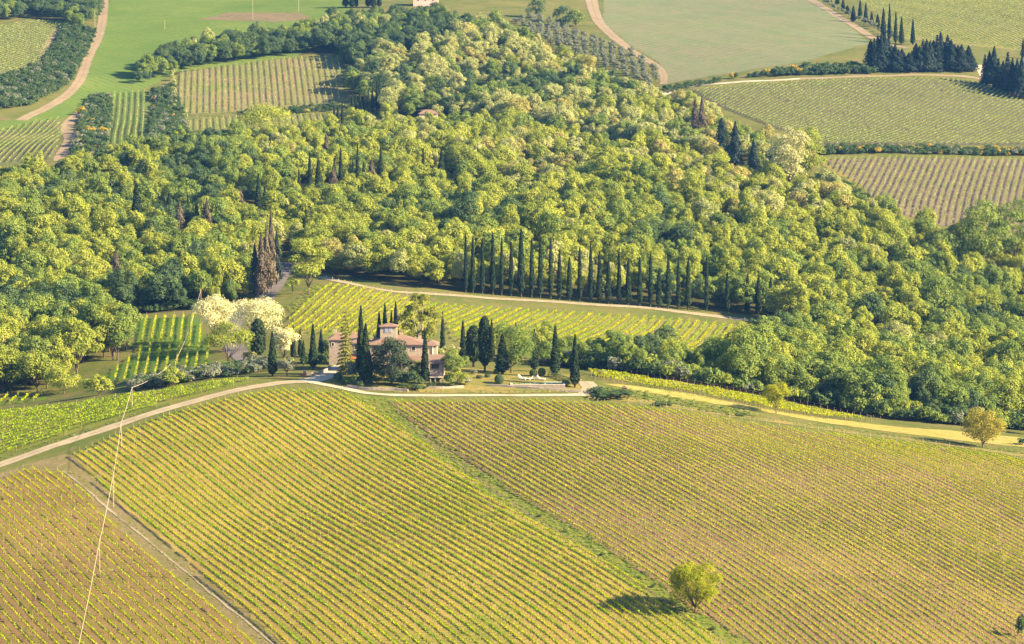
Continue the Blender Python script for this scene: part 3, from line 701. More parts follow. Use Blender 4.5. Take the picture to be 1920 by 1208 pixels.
def tree_label(w):
    x, y, t, s, reg = w; px, py, _ = to_px(x, y, h1(x, y)); z, nm = zone(reg, px, py)
    size = 'small' if s < .85 else 'large' if s > 1.1 else ''
    key = (t, size, z, nm); LNUM[key] = LNUM.get(key, 0) + 1
    look = {'yg': 'yellow-green', 'g': 'mid-green', 'dk': 'dark green', 'tan': 'tan-tinged', 'pale': 'pale green'}[t]
    return ' '.join(f'{ordinal(LNUM[key])} {size} {look} tree from left, {nm} {z}'.split())
front.sort(key=lambda w: w[0] / w[1])
for w in front:
    i = int(rng.integers(NSH)); x, y, t, s, reg = w
    sc = (s * rng.uniform(.9, 1.12), s * rng.uniform(.9, 1.12), s * rng.uniform(.92, 1.18))
    place_tree('broadleaf_tree', [('crown', BT[(i, t)]), ('trunk', BROAD[i][1])], (x, y, h1(x, y)), rng.uniform(0, 6.28), sc,
               tree_label(w), 'tree', f'broadleaf trees {REG[reg]}')
# the mass of the wood
def proto_collection(name, meshes):
    c = bpy.data.collections.new(name)
    for k, (mats_meshes) in enumerate(meshes):
        o = bpy.data.objects.new(f'{name}_{k:03d}', mats_meshes); c.objects.link(o)
    return c
def scatter_object(name, label, cat, rows, coll):
    """one object of points, each point drawn as one of the collection's plants"""
    me = bpy.data.meshes.new(name); k = len(rows)
    me.vertices.add(k); me.vertices.foreach_set('co', np.array([r[0] for r in rows], np.float32).ravel())
    a = me.attributes.new('kind_index', 'INT', 'POINT'); a.data.foreach_set('value', np.array([r[1] for r in rows], np.int32))
    a = me.attributes.new('turn', 'FLOAT_VECTOR', 'POINT'); a.data.foreach_set('vector', np.array([(0, 0, r[2]) for r in rows], np.float32).ravel())
    a = me.attributes.new('grow', 'FLOAT_VECTOR', 'POINT'); a.data.foreach_set('vector', np.array([r[3] for r in rows], np.float32).ravel())
    o = obj(name, me); tag(o, label, cat, kind='stuff')
    ng = bpy.data.node_groups.new(name, 'GeometryNodeTree')
    ng.interface.new_socket('Geometry', in_out='INPUT', socket_type='NodeSocketGeometry')
    ng.interface.new_socket('Geometry', in_out='OUTPUT', socket_type='NodeSocketGeometry')
    gi = ng.nodes.new('NodeGroupInput'); go = ng.nodes.new('NodeGroupOutput')
    ip = ng.nodes.new('GeometryNodeInstanceOnPoints'); ci = ng.nodes.new('GeometryNodeCollectionInfo')
    ci.inputs['Collection'].default_value = coll; ci.inputs['Separate Children'].default_value = True; ci.inputs['Reset Children'].default_value = True
    def att(nm, dt):
        x = ng.nodes.new('GeometryNodeInputNamedAttribute'); x.data_type = dt; x.inputs['Name'].default_value = nm; return x.outputs[0]
    er = ng.nodes.new('FunctionNodeEulerToRotation')
    L = ng.links.new
    L(gi.outputs[0], ip.inputs['Points']); L(ci.outputs[0], ip.inputs['Instance']); ip.inputs['Pick Instance'].default_value = True
    L(att('kind_index', 'INT'), ip.inputs['Instance Index'])
    L(att('turn', 'FLOAT_VECTOR'), er.inputs[0]); L(er.outputs[0], ip.inputs['Rotation']); L(att('grow', 'FLOAT_VECTOR'), ip.inputs['Scale'])
    L(ip.outputs[0], go.inputs[0])
    md = o.modifiers.new('plants', 'NODES'); md.node_group = ng
    return o
keys = list(BT.keys())
CB = proto_collection('wood_plants', [BT[k] for k in keys])
kidx = {k: i for i, k in enumerate(keys)}
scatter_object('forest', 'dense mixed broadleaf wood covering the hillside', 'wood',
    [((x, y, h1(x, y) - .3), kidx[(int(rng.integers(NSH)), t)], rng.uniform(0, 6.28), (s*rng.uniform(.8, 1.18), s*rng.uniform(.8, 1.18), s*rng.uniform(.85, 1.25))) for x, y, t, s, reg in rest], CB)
print('wood', len(WOOD), 'front', len(front))
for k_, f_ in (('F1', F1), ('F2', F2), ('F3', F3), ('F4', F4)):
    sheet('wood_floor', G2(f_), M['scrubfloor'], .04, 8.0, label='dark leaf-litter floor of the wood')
# scrub
SC_ = []
def add_scrub(poly, spacing, tints, probs, smin, smax, **hk):
    g = scatter(poly, spacing, **hk); u = rng.random(len(g)); cum = np.cumsum(probs) / sum(probs)
    for p, q in zip(g, u): SC_.append((p[0], p[1], tints[int(np.searchsorted(cum, q))], rng.uniform(smin, smax)))
add_scrub([(130,52),(178,62),(160,106),(132,156),(60,198),(-40,218),(-40,162),(78,124),(100,88),(112,62)], 2.8, ['ivy','dk','olive'], [.6,.3,.1], 1.3, 2.3)
add_scrub([(168,188),(206,182),(210,204),(195,288),(150,306),(136,300),(152,246),(152,214)], 2.8, ['ivy','dk','olive','gold'], [.55,.25,.16,.04], 1.2, 2.3)
add_scrub([(288,172),(324,168),(340,215),(348,252),(282,264)], 2.8, ['ivy','dk','olive','gold'], [.55,.25,.15,.05], 1.2, 2.4)
add_scrub([(345,256),(600,246),(640,240),(640,262),(460,284),(350,290)], 3.2, ['ivy','g'], [.6,.4], 1.0, 2.0)
add_scrub([(1350,150),(1500,142),(1640,140),(1640,128),(1500,132),(1400,146)], 2.4, ['ivy','dk','gold'], [.5,.46,.04], 1.2, 2.6)
add_scrub([(1250,176),(1350,156),(1350,150),(1245,166)], 2.6, ['ivy','dk'], [.5,.5], .8, 1.3)
add_scrub([(1540,292),(1960,293),(1960,284),(1540,283)], 2.0, ['ivy','dk','olive','gold'], [.5,.3,.13,.07], 1.0, 1.9)
add_scrub([(1555,330),(1600,352),(1640,392),(1600,392),(1545,360)], 2.6, ['ivy','g'], [.6,.4], 1.0, 1.8)
add_scrub([(440,212),(640,196),(646,204),(620,210),(460,218)], 2.2, ['ivy','dk','tan'], [.6,.3,.1], .8, 1.4)
add_scrub([(250,735),(330,722),(450,706),(510,695),(500,684),(440,694),(330,712),(240,724)], 2.3, ['olive','ivy','dk'], [.6,.25,.15], 1.0, 1.9, dmin=700, dmax=790)
add_scrub([(1040,687),(1250,713),(1450,746),(1640,783),(1760,796),(1960,812),(1960,800),(1660,774),(1450,734),(1250,702),(1040,678)], 2.5, ['ivy','g','yg','olive'], [.4,.35,.15,.1], 1.5, 3.0)
add_scrub([(240,590),(370,580),(470,560),(472,556),(240,582)], 2.6, ['ivy','dk'], [.6,.4], 1.0, 1.8)
skeys = list(ST.keys()); CS = proto_collection('scrub_plants', [ST[k] for k in skeys]); sidx = {k: i for i, k in enumerate(skeys)}
scatter_object('scrub', 'dark tangled scrub on the field banks and wood edges', 'scrub',
    [((x, y, h1(x, y) - .1), sidx[(int(rng.integers(4)), t)], rng.uniform(0, 6.28), (s, s, s*rng.uniform(.8, 1.2))) for x, y, t, s in SC_], CS)
# olive grove: each olive a tree of its own
opoly = np.array(G2([(962,46),(1000,32),(1100,72),(1190,104),(1236,142),(1226,172),(1130,130),(1040,92)]))
OL = [(x + rng.normal(0, .35), y + rng.normal(0, .35), j) for j, y in enumerate(np.arange(opoly[:, 1].min() + 1, opoly[:, 1].max(), 6.2)) for x in np.arange(opoly[:, 0].min() + 1, opoly[:, 0].max(), 4.4) if inside([(x, y)], opoly)[0]]
OLM = [tree_mesh(1.5, 2.9, .7, 10, 420, .2, .1, T['olive'], .1, 4, lobe=(.34, .5)) for _ in range(3)]
orow = {}
for k, (x, y, j) in enumerate(OL[:290]):
    m = OLM[k % 3]; s = rng.uniform(1.05, 1.5); orow[j] = orow.get(j, 0) + 1
    place_tree('olive_tree', [('crown', m[0]), ('trunk', m[1])], (x, y, h1(x, y)), rng.uniform(0, 6.28), s,
               f'{ordinal(orow[j])} olive from the left in the {ordinal(j+1)} row up of the far grove', 'tree', 'olive grove on the far slope')
print('olives', len(OL), 'scrub', len(SC_))
# ------------------------------------------------------------------ single trees and cypresses
def px_tree(name, parts, px, base, top, wpx, R0, H0, label, cat='tree', group=None, rz=None, **hk):
    x, y, z = ground(px, base, **hk); m = math.hypot(y, z - CAM_H) / FPX
    h = (base - top) * m / H0; w = wpx / 2 * m / R0
    return place_tree(name, parts, (x, y, z), rng.uniform(0, 6.28) if rz is None else rz, (w, w, h), label, cat, group)
def cyp(px, base, top, w, label, rounded=False, group=None, col=False, **hk):
    c = (CYPR if rounded else CYPC if col else CYP)[int(rng.integers(2 if rounded else 4))]
    return px_tree('cypress_tree', [('crown', c[0]), ('trunk', c[1])], px, base, top, w, 1.25 if rounded else .98, 10, label, 'cypress', group, **hk)
# row along the lane
xs = [207,245,295,350,397,448,500,556,602,657,703,755,810,868,915,962,1018,1067,1128,1185,1230,1278,1332,1384,1482,1590,1698,1756,1820,1864]
ys = [50,70,80,50,80,100,30,80,80,75,150,180,130,110,150,200,140,195,180,160,240,180,180,190,170,260,270,280,290,320]
for k, (a, b) in enumerate(zip(xs, ys)):
    base = 420 + (368 + (a - 207) * .078) / 2.824
    cyp(800 + a / 2.824, base - 1, 420 + b / 2.824 - 2, rng.uniform(8.5, 12.5) if k not in (6,) else 14, f'{ordinal(k+1)} slim tall cypress from the road in the long row along the lane', group='cypress row along the lane', col=True)
# garden of the villa
gd = dict(dmin=690, dmax=760)
for px, b, t, w, lab, r in [
 (677,712,573,15,'tall cypress with the highest tip before the villa front',0), (686,722,607,21,'broad dark cypress standing before the left part of the villa',0),
 (797,721,622,15,'slim cypress before the right end of the villa roof',0), (722,668,568,12,'taller cypress just left of the villa turret',0), (711,672,583,11,'shorter cypress furthest left behind the villa turret',0),
 (742,668,564,12,'tallest cypress behind the villa turret',0), (734,668,582,9,'thin cypress between the taller ones behind the turret',0), (830,676,584,10,'slim cypress rising behind the villa annexe',0),
 (868,682,600,11,'slim cypress left of the pair of round-headed cypresses',0), (888,688,610,22,'shorter round-headed cypress with a bare foot',1), (909,698,592,19,'taller round-headed cypress on a bare pale trunk',1),
 (922,660,583,11,'cypress tip behind the large green garden tree',0), (942,702,626,23,'broad cypress with a lit right edge before the green tree',0), (967,668,596,9,'small cypress between the green tree and the tree belt',0),
 (1002,697,617,14,'first of three cypresses right of the pool, nearest the green tree',0), (1041,707,610,17,'middle one of three cypresses right of the pool',0), (1078,727,626,17,'last cypress at the corner of the pool garden',0),
 (602,660,609,9,'small cypress nearest the outbuilding',0), (587,694,607,14,'tall cypress beside the curving drive',0), (569,686,638,9,'short cypress left of the tall one by the drive',0), (563,668,614,8,'thin cypress among the shrubs left of the drive',0),
 (550,676,610,9,'lone slim cypress right of the flowering acacia',0), (511,706,621,15,'slim cypress on the bank by the ridge road',0), (484,672,594,21,'broad dark cypress below the flowering acacia',1), (1030,640,600,0,'',0)]:
    if w: cyp(px, b, t, w * 1.2, lab, bool(r), 'cypresses of the villa garden', **gd)
# hillside wood
hs.sort()
for k, (a, t, b, w) in enumerate(hs):
    cyp(160 + a/2.595, 200 + b/2.595 + 6, 200 + t/2.595 - 5, w/2.595*1.7, f'{ordinal(k+1)} cypress from the left among the trees of the wooded slope', group='cypresses in the wooded slope')
for k, (a, t, b) in enumerate(ts):
    cyp(600 + a/2.824, b/2.824 + 1, t/2.824, rng.uniform(6, 8), f'{ordinal(k+1)} cypress from the left of the avenue above the small vineyard', group='cypress avenue on the slope')
us = [(932,-20,24),(962,-5,60),(985,30,75),(1016,30,118),(1052,0,100),(1082,15,125),(1113,65,136),(1145,75,146),(1175,45,196),(1207,20,218),(1240,60,234),(1271,90,240),(1331,100,240)]
for k, (a, t, b) in enumerate(us):
    cyp(1240 + a/2.824, b/2.824, t/2.824, rng.uniform(8, 11), f'{ordinal(k+1)} cypress from the left of the line above the conifer belt', group='cypress line above the conifer belt')
for k, a in enumerate([(648,14,-22,12),(660,15,-26,12),(668,14,-18,9),(690,14,-24,11),(700,15,-28,12),(711,14,-20,9)]):
    cyp(*a, f'{ordinal(k+1)} cypress from the left of the group on the hilltop', group='hilltop cypresses')
# olives under the far cypress line
for k in range(17):
    a = k / 16; px = 1545 + a * 150; py = 8 + a * 76 + rng.normal(0, 1)
    m = OLM[k % 3]; x, y, z = ground(px, py); s = rng.uniform(1.1, 1.5)
    place_tree('olive_tree', [('crown', m[0]), ('trunk', m[1])], (x, y, z), rng.uniform(0, 6), s, f'{ordinal(k+1)} olive tree from the left along the far earth track', 'tree', 'olive trees along the far earth track')
# conifers
def con(px, base, top, w, t, label, group=None, **hk):
    i = int(rng.integers(3, 6)) if t == 'rust' or rng.random() < .8 else int(rng.integers(3))
    px_tree('conifer_tree', [('crown', CT[(i, t)]), ('trunk', (CON + RAG)[i][1])], px, base, top, w, 2.1, 12, label, 'conifer', group, **hk)
k = 0
for a in np.linspace(1632, 1822, 30):
    k += 1; con(a, 134 + rng.normal(0, 1.5), 84 + 14*math.sin(a/19.) + rng.uniform(-14, 8), rng.uniform(20, 28), 'fir', f'{ordinal(k)} dark conifer from the left of the belt above the terraced vineyard', 'conifer belt above the terraced vineyard')
k = 0
for a in np.linspace(1846, 1932, 11):
    k += 1; con(a, 158 + (a-1846)*.36 + rng.normal(0, 2), 92 + (a-1846)*.25 + rng.uniform(-10, 14), rng.uniform(20, 28), 'fir', f'{ordinal(k)} dark conifer from the track gap in the corner group', 'conifer group beside the track gap')
con(1918, 110, 72, 9, 'fir', 'single narrow conifer at the sunlit vineyard edge')
for px, b, t, w, tn, lab in [(1303,272,182,20,'rust','left of two purplish conifers at the wood corner'),(1316,275,180,20,'rust','right of two purplish conifers at the wood corner'),(1352,305,222,32,'fir','dark conifer left of the pale tree'),(1378,318,228,26,'fir','dark pointed conifer halfway to the pale tree'),(1412,342,262,24,'fir','lower dark conifer beside the pale tree'),
  (478,560,456,22,'fir','leftmost dark conifer beside the asphalt road'),(490,560,436,24,'rust','second rusty conifer beside the asphalt road'),(500,548,424,22,'rust','middle rusty conifer beside the asphalt road'),(509,542,394,20,'rust','tallest rusty conifer beside the asphalt road'),(519,534,434,22,'fir','dark conifer closest to the asphalt road'),
  (218,560,468,26,'rust','rusty conifer alone in the lower wood'),(388,470,372,24,'rust','rusty conifer beside slim cypresses on the slope'),(337,462,378,26,'rust','small rusty conifer on the wooded slope'),(612,318,250,18,'rust','rusty conifer high on the wooded slope'),(625,385,312,26,'rust','rusty conifer among the tall cypresses of the slope'),(697,370,298,24,'rust','rusty conifer right of the tall slope cypresses'),(450,395,352,20,'rust','short rusty conifer in the middle of the slope')]:
    con(px, b, t, w, tn, lab, 'scattered conifers in the wood')
# broadleaf specimens
def special(name, px, base, top, w, tint, label, nl=26, nleaf=5200, leaf=.16, z0=.2, trunk=.2, lean=0.0, cat='tree', limbs=9, bark=None, lobe=(.24, .42), extra=None, **hk):
    x, y, z = ground(px, base, **hk); m = math.hypot(y, z - CAM_H) / FPX
    H = (base - top) * m; Rr = w / 2 * m
    cm, tm = tree_mesh(Rr * 1.12, H * 1.03, z0 * H, nl, nleaf, leaf, trunk, T[tint], lean, limbs, bark, lobe=lobe)
    return place_tree(name, [('crown', cm), ('trunk', tm)], (x, y, z), 0.0, 1.0, label, cat)
T['cream'] = mat_leaf('leaf_cream', (.30,.30,.15), (.45,.44,.25), .34, .1)
T['near'] = mat_leaf('leaf_near_tree', (.20,.25,.016), (.36,.34,.022), .45, .1, .35)
T['orange'] = mat_leaf('leaf_orange_tint', (.27,.24,.05), (.36,.32,.06), .4, .1, .4)
special('broadleaf_tree', 1303, 1150, 1050, 106, 'near', 'rounded golden-green tree standing in the grassy ditch among the vines', 50, 10500, .16, .02, .2, .5, limbs=14, lobe=(.16, .32))
special('broadleaf_tree', 1455, 776, 718, 54, 'near', 'small round tree on the ridge beside the golden vine strip', 26, 3600, .17, .2, .13)
special('broadleaf_tree', 1842, 840, 768, 78, 'orange', 'orange-tinged bushy tree at the ridge path', 38, 6600, .18, -.05, .17)
special('flowering_acacia', 402, 650, 556, 82, 'blos', 'cream-flowering acacia beside the valley vineyard', 26, 4200, .24, .25, .2, **dict(dmin=720))
special('flowering_acacia', 482, 655, 556, 96, 'blos', 'largest cream-flowering acacia above the broad cypress', 30, 5200, .24, .2, .2, **dict(dmin=720))
special('flowering_acacia', 533, 682, 612, 50, 'blos', 'smaller cream-flowering acacia left of the lone cypress', 20, 3200, .22, .2, .15, **dict(dmin=705))
special('broadleaf_tree', 428, 692, 609, 88, 'yg', 'spreading green tree in front of the flowering acacias', 26, 4600, .22, .25, .2, **dict(dmin=705))
special('broadleaf_tree', 578, 552, 436, 74, 'yg', 'tall poplar-like tree where the asphalt road leaves the wood', 30, 4600, .28, .0, .22, lobe=(.24, .4))
special('broadleaf_tree', 548, 556, 519, 28, 'yg', 'small young tree on the road verge', 12, 1200, .22, .3, .1)
special('broadleaf_tree', 958, 700, 601, 86, 'g', 'large rounded green tree of the pool garden', 40, 7500, .2, -.05, .22, **gd)
special('broadleaf_tree', 1478, 362, 228, 76, 'cream', 'tall pale creamy tree at the upper wood corner', 34, 5200, .36, .02, .25)
special('broadleaf_tree', 1510, 352, 232, 66, 'yg', 'bright green tree beside the pale creamy tree', 30, 4600, .36, .02, .25)
special('broadleaf_tree', 1845, 522, 372, 92, 'g', 'tall spreading tree below the terraced vineyard', 40, 6500, .36, .05, .35)
special('broadleaf_tree', 1902, 518, 366, 94, 'g', 'second tall spreading tree at the wood edge', 40, 6500, .36, .05, .35)
special('broadleaf_tree', 500, 270, 202, 96, 'yg', 'broad light-green tree covering the lower vineyard corner', 26, 3200, .36, .1, .25)
special('broadleaf_tree', 1055, 52, 10, 34, 'dk', 'round dark tree above the olive grove', 22, 1900, .34, -.1, .2)
special('broadleaf_tree', 1005, 34, -4, 36, 'dk', 'first round dark tree at the olive grove corner', 22, 1900, .34, -.1, .2)
special('broadleaf_tree', 1080, 50, 18, 34, 'g', 'bushy green tree beside the reddish track', 22, 1900, .34, -.1, .2)
special('broadleaf_tree', 120, 738, 690, 70, 'yg', 'low yellow-green bushy tree at the foot of the rounded wood', 18, 2600, .24, .08, .15, dmin=725)
special('broadleaf_tree', 185, 742, 702, 56, 'yg', 'second low bushy tree beside the valley vineyard', 16, 2200, .24, .08, .15, dmin=705)
special('broadleaf_tree', 325, 728, 696, 44, 'yg', 'small round bush tree beside the pole in the valley', 14, 1800, .22, .08, .12, dmin=703)
special('broadleaf_tree', 848, 716, 655, 44, 'g', 'leafy garden tree right of the villa annexe', 18, 2600, .18, .15, .12, **gd)
special('broadleaf_tree', 858, 726, 690, 36, 'yg', 'light green shrub-like tree at the annexe corner', 14, 1900, .16, .1, .1, **gd)
special('olive_tree', 538, 706, 672, 32, 'olive', 'grey olive tree on the bank by the ridge road', 14, 1700, .16, .3, .12, **gd)
special('olive_tree', 842, 682, 650, 46, 'pale', 'pale feathery shrub tree behind the annexe roof', 16, 1900, .18, .15, .1, **gd)
special('broadleaf_tree', 788, 716, 672, 26, 'yg', 'yellow-green small tree in front of the villa wall', 14, 1800, .16, .15, .1, **gd)
# conifers of the villa garden
def con_special(px, base, top, w, mat, label, nt=15, nl=4200, leaf=.2, z0=.12, droop=.25, power=.8, **hk):
    x, y, z = ground(px, base, **hk); m = math.hypot(y, z - CAM_H) / FPX
    cm, tm = conifer_mesh(w/2*m, (base-top)*m, nt, nl, leaf, mat, z0, droop, power)
    place_tree('conifer_tree', [('crown', cm), ('trunk', tm)], (x, y, z), 0, 1, label, 'conifer')
T['cedar'] = mat_leaf('cedar_needle', (.030,.048,.032), (.060,.080,.045), .12, .1, .5)
T['pine'] = mat_leaf('pine_needle', (.15,.175,.035), (.27,.27,.05), .3, .1, .5)
special('conifer_tree', 734, 722, 632, 82, 'cedar', 'dark blue-green spreading cedar in front of the villa', 48, 9000, .2, -.2, .25, cat='conifer', lobe=(.22, .36), **gd)
special('conifer_tree', 788, 676, 537, 78, 'pine', 'tall broad sunlit pine behind the villa', 46, 6200, .26, .04, .25, cat='conifer', limbs=20, lobe=(.14, .28), bark=PALEBARK, dmin=725, dmax=800)
con_special(648, 704, 582, 40, T['pine'], 'yellowish spruce with thin branches beside the outbuilding', 17, 3600, .27, .1, .3, .8, **gd)
# shrubs of the garden and verges
def shrub(px, base, wpx, hpx, tint, label, group=None, name='shrub', **hk):
    x, y, z = ground(px, base, **hk); m = math.hypot(y, z - CAM_H) / FPX; s = wpx/2*m/1.0
    o = obj(name, ST[(int(rng.integers(4)), tint)], None, (x, y, z - .05)); o.scale = (s, s, hpx*m/1.5); o.rotation_euler.z = rng.uniform(0, 6)
    tag(o, label, 'shrub', group)
for a in [(636,716,26,18,'ivy','dark rounded shrub beside the drive'),(662,712,34,34,'olive','grey-green shrub left of the broad villa cypress'),(644,722,12,8,'dk','little dark shrub on the drive verge'),
          (676,729,14,14,'dk','small dark shrub at the stone wall end'),(692,722,20,18,'ivy','green shrub at the foot of the broad villa cypress'),(706,722,22,20,'ivy','shrub left of the cedar foot'),
          (716,712,20,26,'olive','grey shrub behind the cedar edge'),(757,724,26,26,'ivy','shrub right of the cedar foot'),(772,726,30,30,'dk','dark shrub in front of the lean-to roof'),(760,730,22,12,'dk','low dark mound on the stone wall'),
          (784,731,32,10,'dk','flat dark shrub under the slim cypress'),(600,688,36,26,'ivy','green shrub left of the curving drive'),(575,690,30,22,'ivy','shrub under the tall drive cypress'),(632,672,30,16,'dk','dark hedge shrub before the outbuilding'),(618,676,22,20,'g','green bush at the outbuilding corner'),
          (608,668,26,28,'g','bush between the small cypress and outbuilding'),(870,690,30,22,'g','shrub below the thin cypress'),(885,702,22,10,'olive','low grey shrub on the garden terrace'),
          (1128,706,22,12,'olive','grey shrub by the pool garden drive'),(700,716,34,36,'ivy','bushy shrub between the broad cypress and cedar'),(668,724,26,20,'ivy','leafy shrub before the tall villa cypress'),(652,722,20,14,'g','small green shrub on the drive bank'),(776,718,26,32,'g','leafy shrub before the villa lean-to'),(786,726,22,20,'ivy','shrub left of the slim villa cypress'),(808,728,20,12,'ivy','shrub at the annexe foot'),(843,724,26,26,'g','bush before the annexe loggia'),(872,722,30,16,'olive','grey bush on the garden terrace edge'),(1150,744,90,12,'ivy','long low shrub at the drive corner'),(1118,738,36,12,'dk','dark shrub at the drive mouth'),(960,680,40,26,'olive','grey shrubs behind the pool terrace'),(1245,760,50,7,'ivy','low bramble on the ridge verge'),
          (1390,780,26,6,'ivy','small bramble on the dry ridge'),(470,684,34,24,'tan','tan shrub below the broad dark cypress'),(455,700,30,20,'olive','grey shrub on the bank below the acacia'),(500,690,40,22,'olive','grey bush on the bank left of the slim cypress'),(380,706,26,14,'yg','bright yellow-green bush in the valley bottom'),
          (414,700,30,22,'g','green bush under the spreading tree'),(540,690,30,20,'pale','pale bush beside the small acacia'),(1930,815,70,44,'g','green bush at the end of the ridge'),(1920,835,30,14,'dk','dark bush on the ridge path end')]:
    shrub(*a, group='garden and verge shrubs', dmin=680, dmax=800)
shrub(1915, 1195, 22, 40, 'dk', 'dark bush tip at the lower vineyard edge')
for k, a in enumerate([(784,786,8,4),(858,846,12,6),(905,893,14,6),(1012,970,12,6),(1060,998,12,6),(1130,1042,13,6),(1200,1085,14,7),(1226,1102,12,7),(1340,1182,16,9),(820,822,9,5),(960,935,10,5)]):
    shrub(*a, ['g','ivy'][k % 2], f'{ordinal(k+1)} weed tuft down from the villa in the grassy ditch', 'weed tufts in the ditch')
# clipped hedge by the small vineyard, its sunlit side painted as pale bushes
for k, py in enumerate(list(np.linspace(132, 204, 10))): shrub(323 + (py-132)*.07, py + 4, 12, 13, 'pale', f'{ordinal(k+1)} pale hedge bush from the top beside the small vineyard', 'pale hedge by the small vineyard')
for k, py in enumerate(list(np.linspace(212, 246, 5))): shrub(347, py + 4, 11, 12, 'pale', f'{ordinal(k+1)} pale hedge bush from the top beside the lower vineyard strip', 'pale hedge by the lower strip')
# grass tufts on the verges
(V, F), c, r = crown_arr(1.0, .9, .05, 8, 60, .22, (.4, .6)); TU = [mesh_np('tuft', V, F, [T[t]]) for t in ('yg', 'g', 'pale', 'tan')]
TF = []
def tufts(poly, sp, smin, smax, tints, **hk):
    for p in scatter(poly, sp, .6, **hk):
        if rng.random() < .75: TF.append(((p[0], p[1], h1(*p)), int(rng.choice(tints)), rng.uniform(0, 6), (s := rng.uniform(smin, smax), s, s * rng.uniform(.4, .9))))
tufts([(655,745),(735,750),(800,797),(870,854),(1010,944),(1160,1034),(1300,1132),(1440,1232),(1390,1232),(1244,1140),(1124,1056),(954,956),(834,868),(754,810),(684,756)], .85, .16, .46, [0,0,1,2,3])
tufts([(108,876),(150,888),(240,970),(330,1047),(400,1108),(540,1230),(514,1230),(400,1124),(330,1070),(215,976),(140,910)], 1.1, .12, .3, [0,2,3,3])
tufts([(1130,738),(1180,746),(1300,768),(1420,786),(1420,776),(1300,753),(1180,731),(1125,724)], 1.0, .3, .8, [0,1,1,2], dmax=722)
tufts([(1105,744),(1300,768),(1500,797),(1700,824),(1940,856),(1940,848),(1700,817),(1500,790),(1300,761),(1115,735)], 1.2, .15, .4, [0,1,2,3], dmax=712)
tufts([(600,722),(640,726),(720,736),(900,738),(1090,738),(1090,733),(900,732),(760,733),(650,724)], 1.0, .15, .35, [0,1,2,3], dmax=712)
tufts([(-40,876),(100,832),(250,782),(400,738),(520,714),(520,712),(400,735),(250,778),(100,826),(-40,868)], 1.1, .15, .35, [0,1,2], dmax=712)
tufts([(560,560),(600,530),(612,540),(560,580),(520,600),(500,590)], 1.4, .3, .7, [0,0,1])
scatter_object('grass', 'rough grass tufts along the ditch and tracks', 'grass', TF, proto_collection('tuft_plants', TU))
print('tufts', len(TF))

# ------------------------------------------------------------------ villa
def mat_stone(name, a, b, scale=3.2):
    m, nt, out = newmat(name); v = pos(nt)
    vo = nnode(nt, 'ShaderNodeTexVoronoi'); vo.inputs['Scale'].default_value = scale; link(nt, v, vo.inputs['Vector'])
    nz = noise(nt, 1.2, v, 4); hs_ = nnode(nt, 'ShaderNodeSeparateColor'); link(nt, vo.outputs['Color'], hs_.inputs[0])
    c = mixc(nt, hs_.outputs[0], a, b); c = mixc(nt, math_(nt, 'MULTIPLY', ramp(nt, nz, .4, .7), .4), c, tuple(x*.6 for x in a))
    principled(nt, out, c, .9, .15, vo.outputs['Distance'], .5, .05); return m
def mat_tiles(name):
    m, nt, out = newmat(name); v = pos(nt)
    w = nnode(nt, 'ShaderNodeTexWave'); w.inputs['Scale'].default_value = 1.6; w.inputs['Distortion'].default_value = .6; link(nt, v, w.inputs['Vector'])
    n2 = noise(nt, 2.2, v, 5, .7)
    c = mixc(nt, ramp(nt, n2, .3, .7), (.165,.10,.078), (.24,.16,.125)); c = mixc(nt, math_(nt, 'MULTIPLY', w.outputs[1], .3), c, (.17,.09,.07))
    principled(nt, out, c, .85, .2, w.outputs[1], .6, .08); return m
STONE = mat_stone('warm_stone', (.39,.32,.25), (.29,.24,.19)); STONE2 = mat_stone('grey_stone', (.34,.27,.23), (.24,.19,.16), 2.6)
TILES = mat_tiles('terracotta_tiles'); DARKWOOD = mat_plain('dark_wood', (.06,.04,.03)); TRIM = mat_plain('trim_stone', (.50,.42,.34))
mg, ntg, og = newmat('window_glass'); principled(ntg, og, (.03,.035,.05), .15, .5); GLASS = mg
mg, ntg, og = newmat('pale_glass'); principled(ntg, og, (.25,.27,.33), .2, .5); PGLASS = mg
RED = mat_plain('red_awning', (.52,.10,.05), .8); WHITE = mat_plain('white_paint', (.78,.76,.72), .5, .05); COPPER = mat_plain('downpipe_or_lit_edge', (.14,.07,.05), .6)
def Wp(px, py, D): return at_depth(px, py, D)
def wx(px, D): return at_depth(px, 650, D)[0]
def wz(py, D): return at_depth(960, py, D)[2]
VO = np.array(ground(735, 716, dmin=695, dmax=725)); VZ = -1.2
villa = empty('villa', (VO[0], 707.0, -.4)); tag(villa, 'stone villa with terracotta roofs and a small square turret', 'villa')
def rel(root, mb, name, mat, parent=None):
    """pieces given in world coordinates, stored under their thing"""
    par = parent or root
    me = mb.mesh(name, mat)
    ofs = np.array(root.location)
    co = np.empty(len(me.vertices) * 3, np.float32); me.vertices.foreach_get('co', co)
    me.vertices.foreach_set('co', (co.reshape(-1, 3) - ofs).ravel().astype(np.float32)); me.update()
    o = obj(name, me, par); return o
def hip(mb, x0, x1, y0, y1, ze, zr, ov=.45, th=.16, inset=None):
    x0 -= ov; x1 += ov; y0 -= ov; y1 += ov; ym = (y0+y1)/2
    ins = min((y1-y0)/2, (x1-x0)/2 - .01) if inset is None else inset
    a = [(x0,y0),(x1,y0),(x1,y1),(x0,y1)]
    v = [(x, y, ze - th) for x, y in a] + [(x, y, ze) for x, y in a] + [(x0+ins, ym, zr), (x1-ins, ym, zr)]
    mb.add(v, [(0,3,2,1),(0,1,5,4),(1,2,6,5),(2,3,7,6),(3,0,4,7),(4,5,9,8),(6,7,8,9)], [(5,6,9),(7,4,8)]); return mb
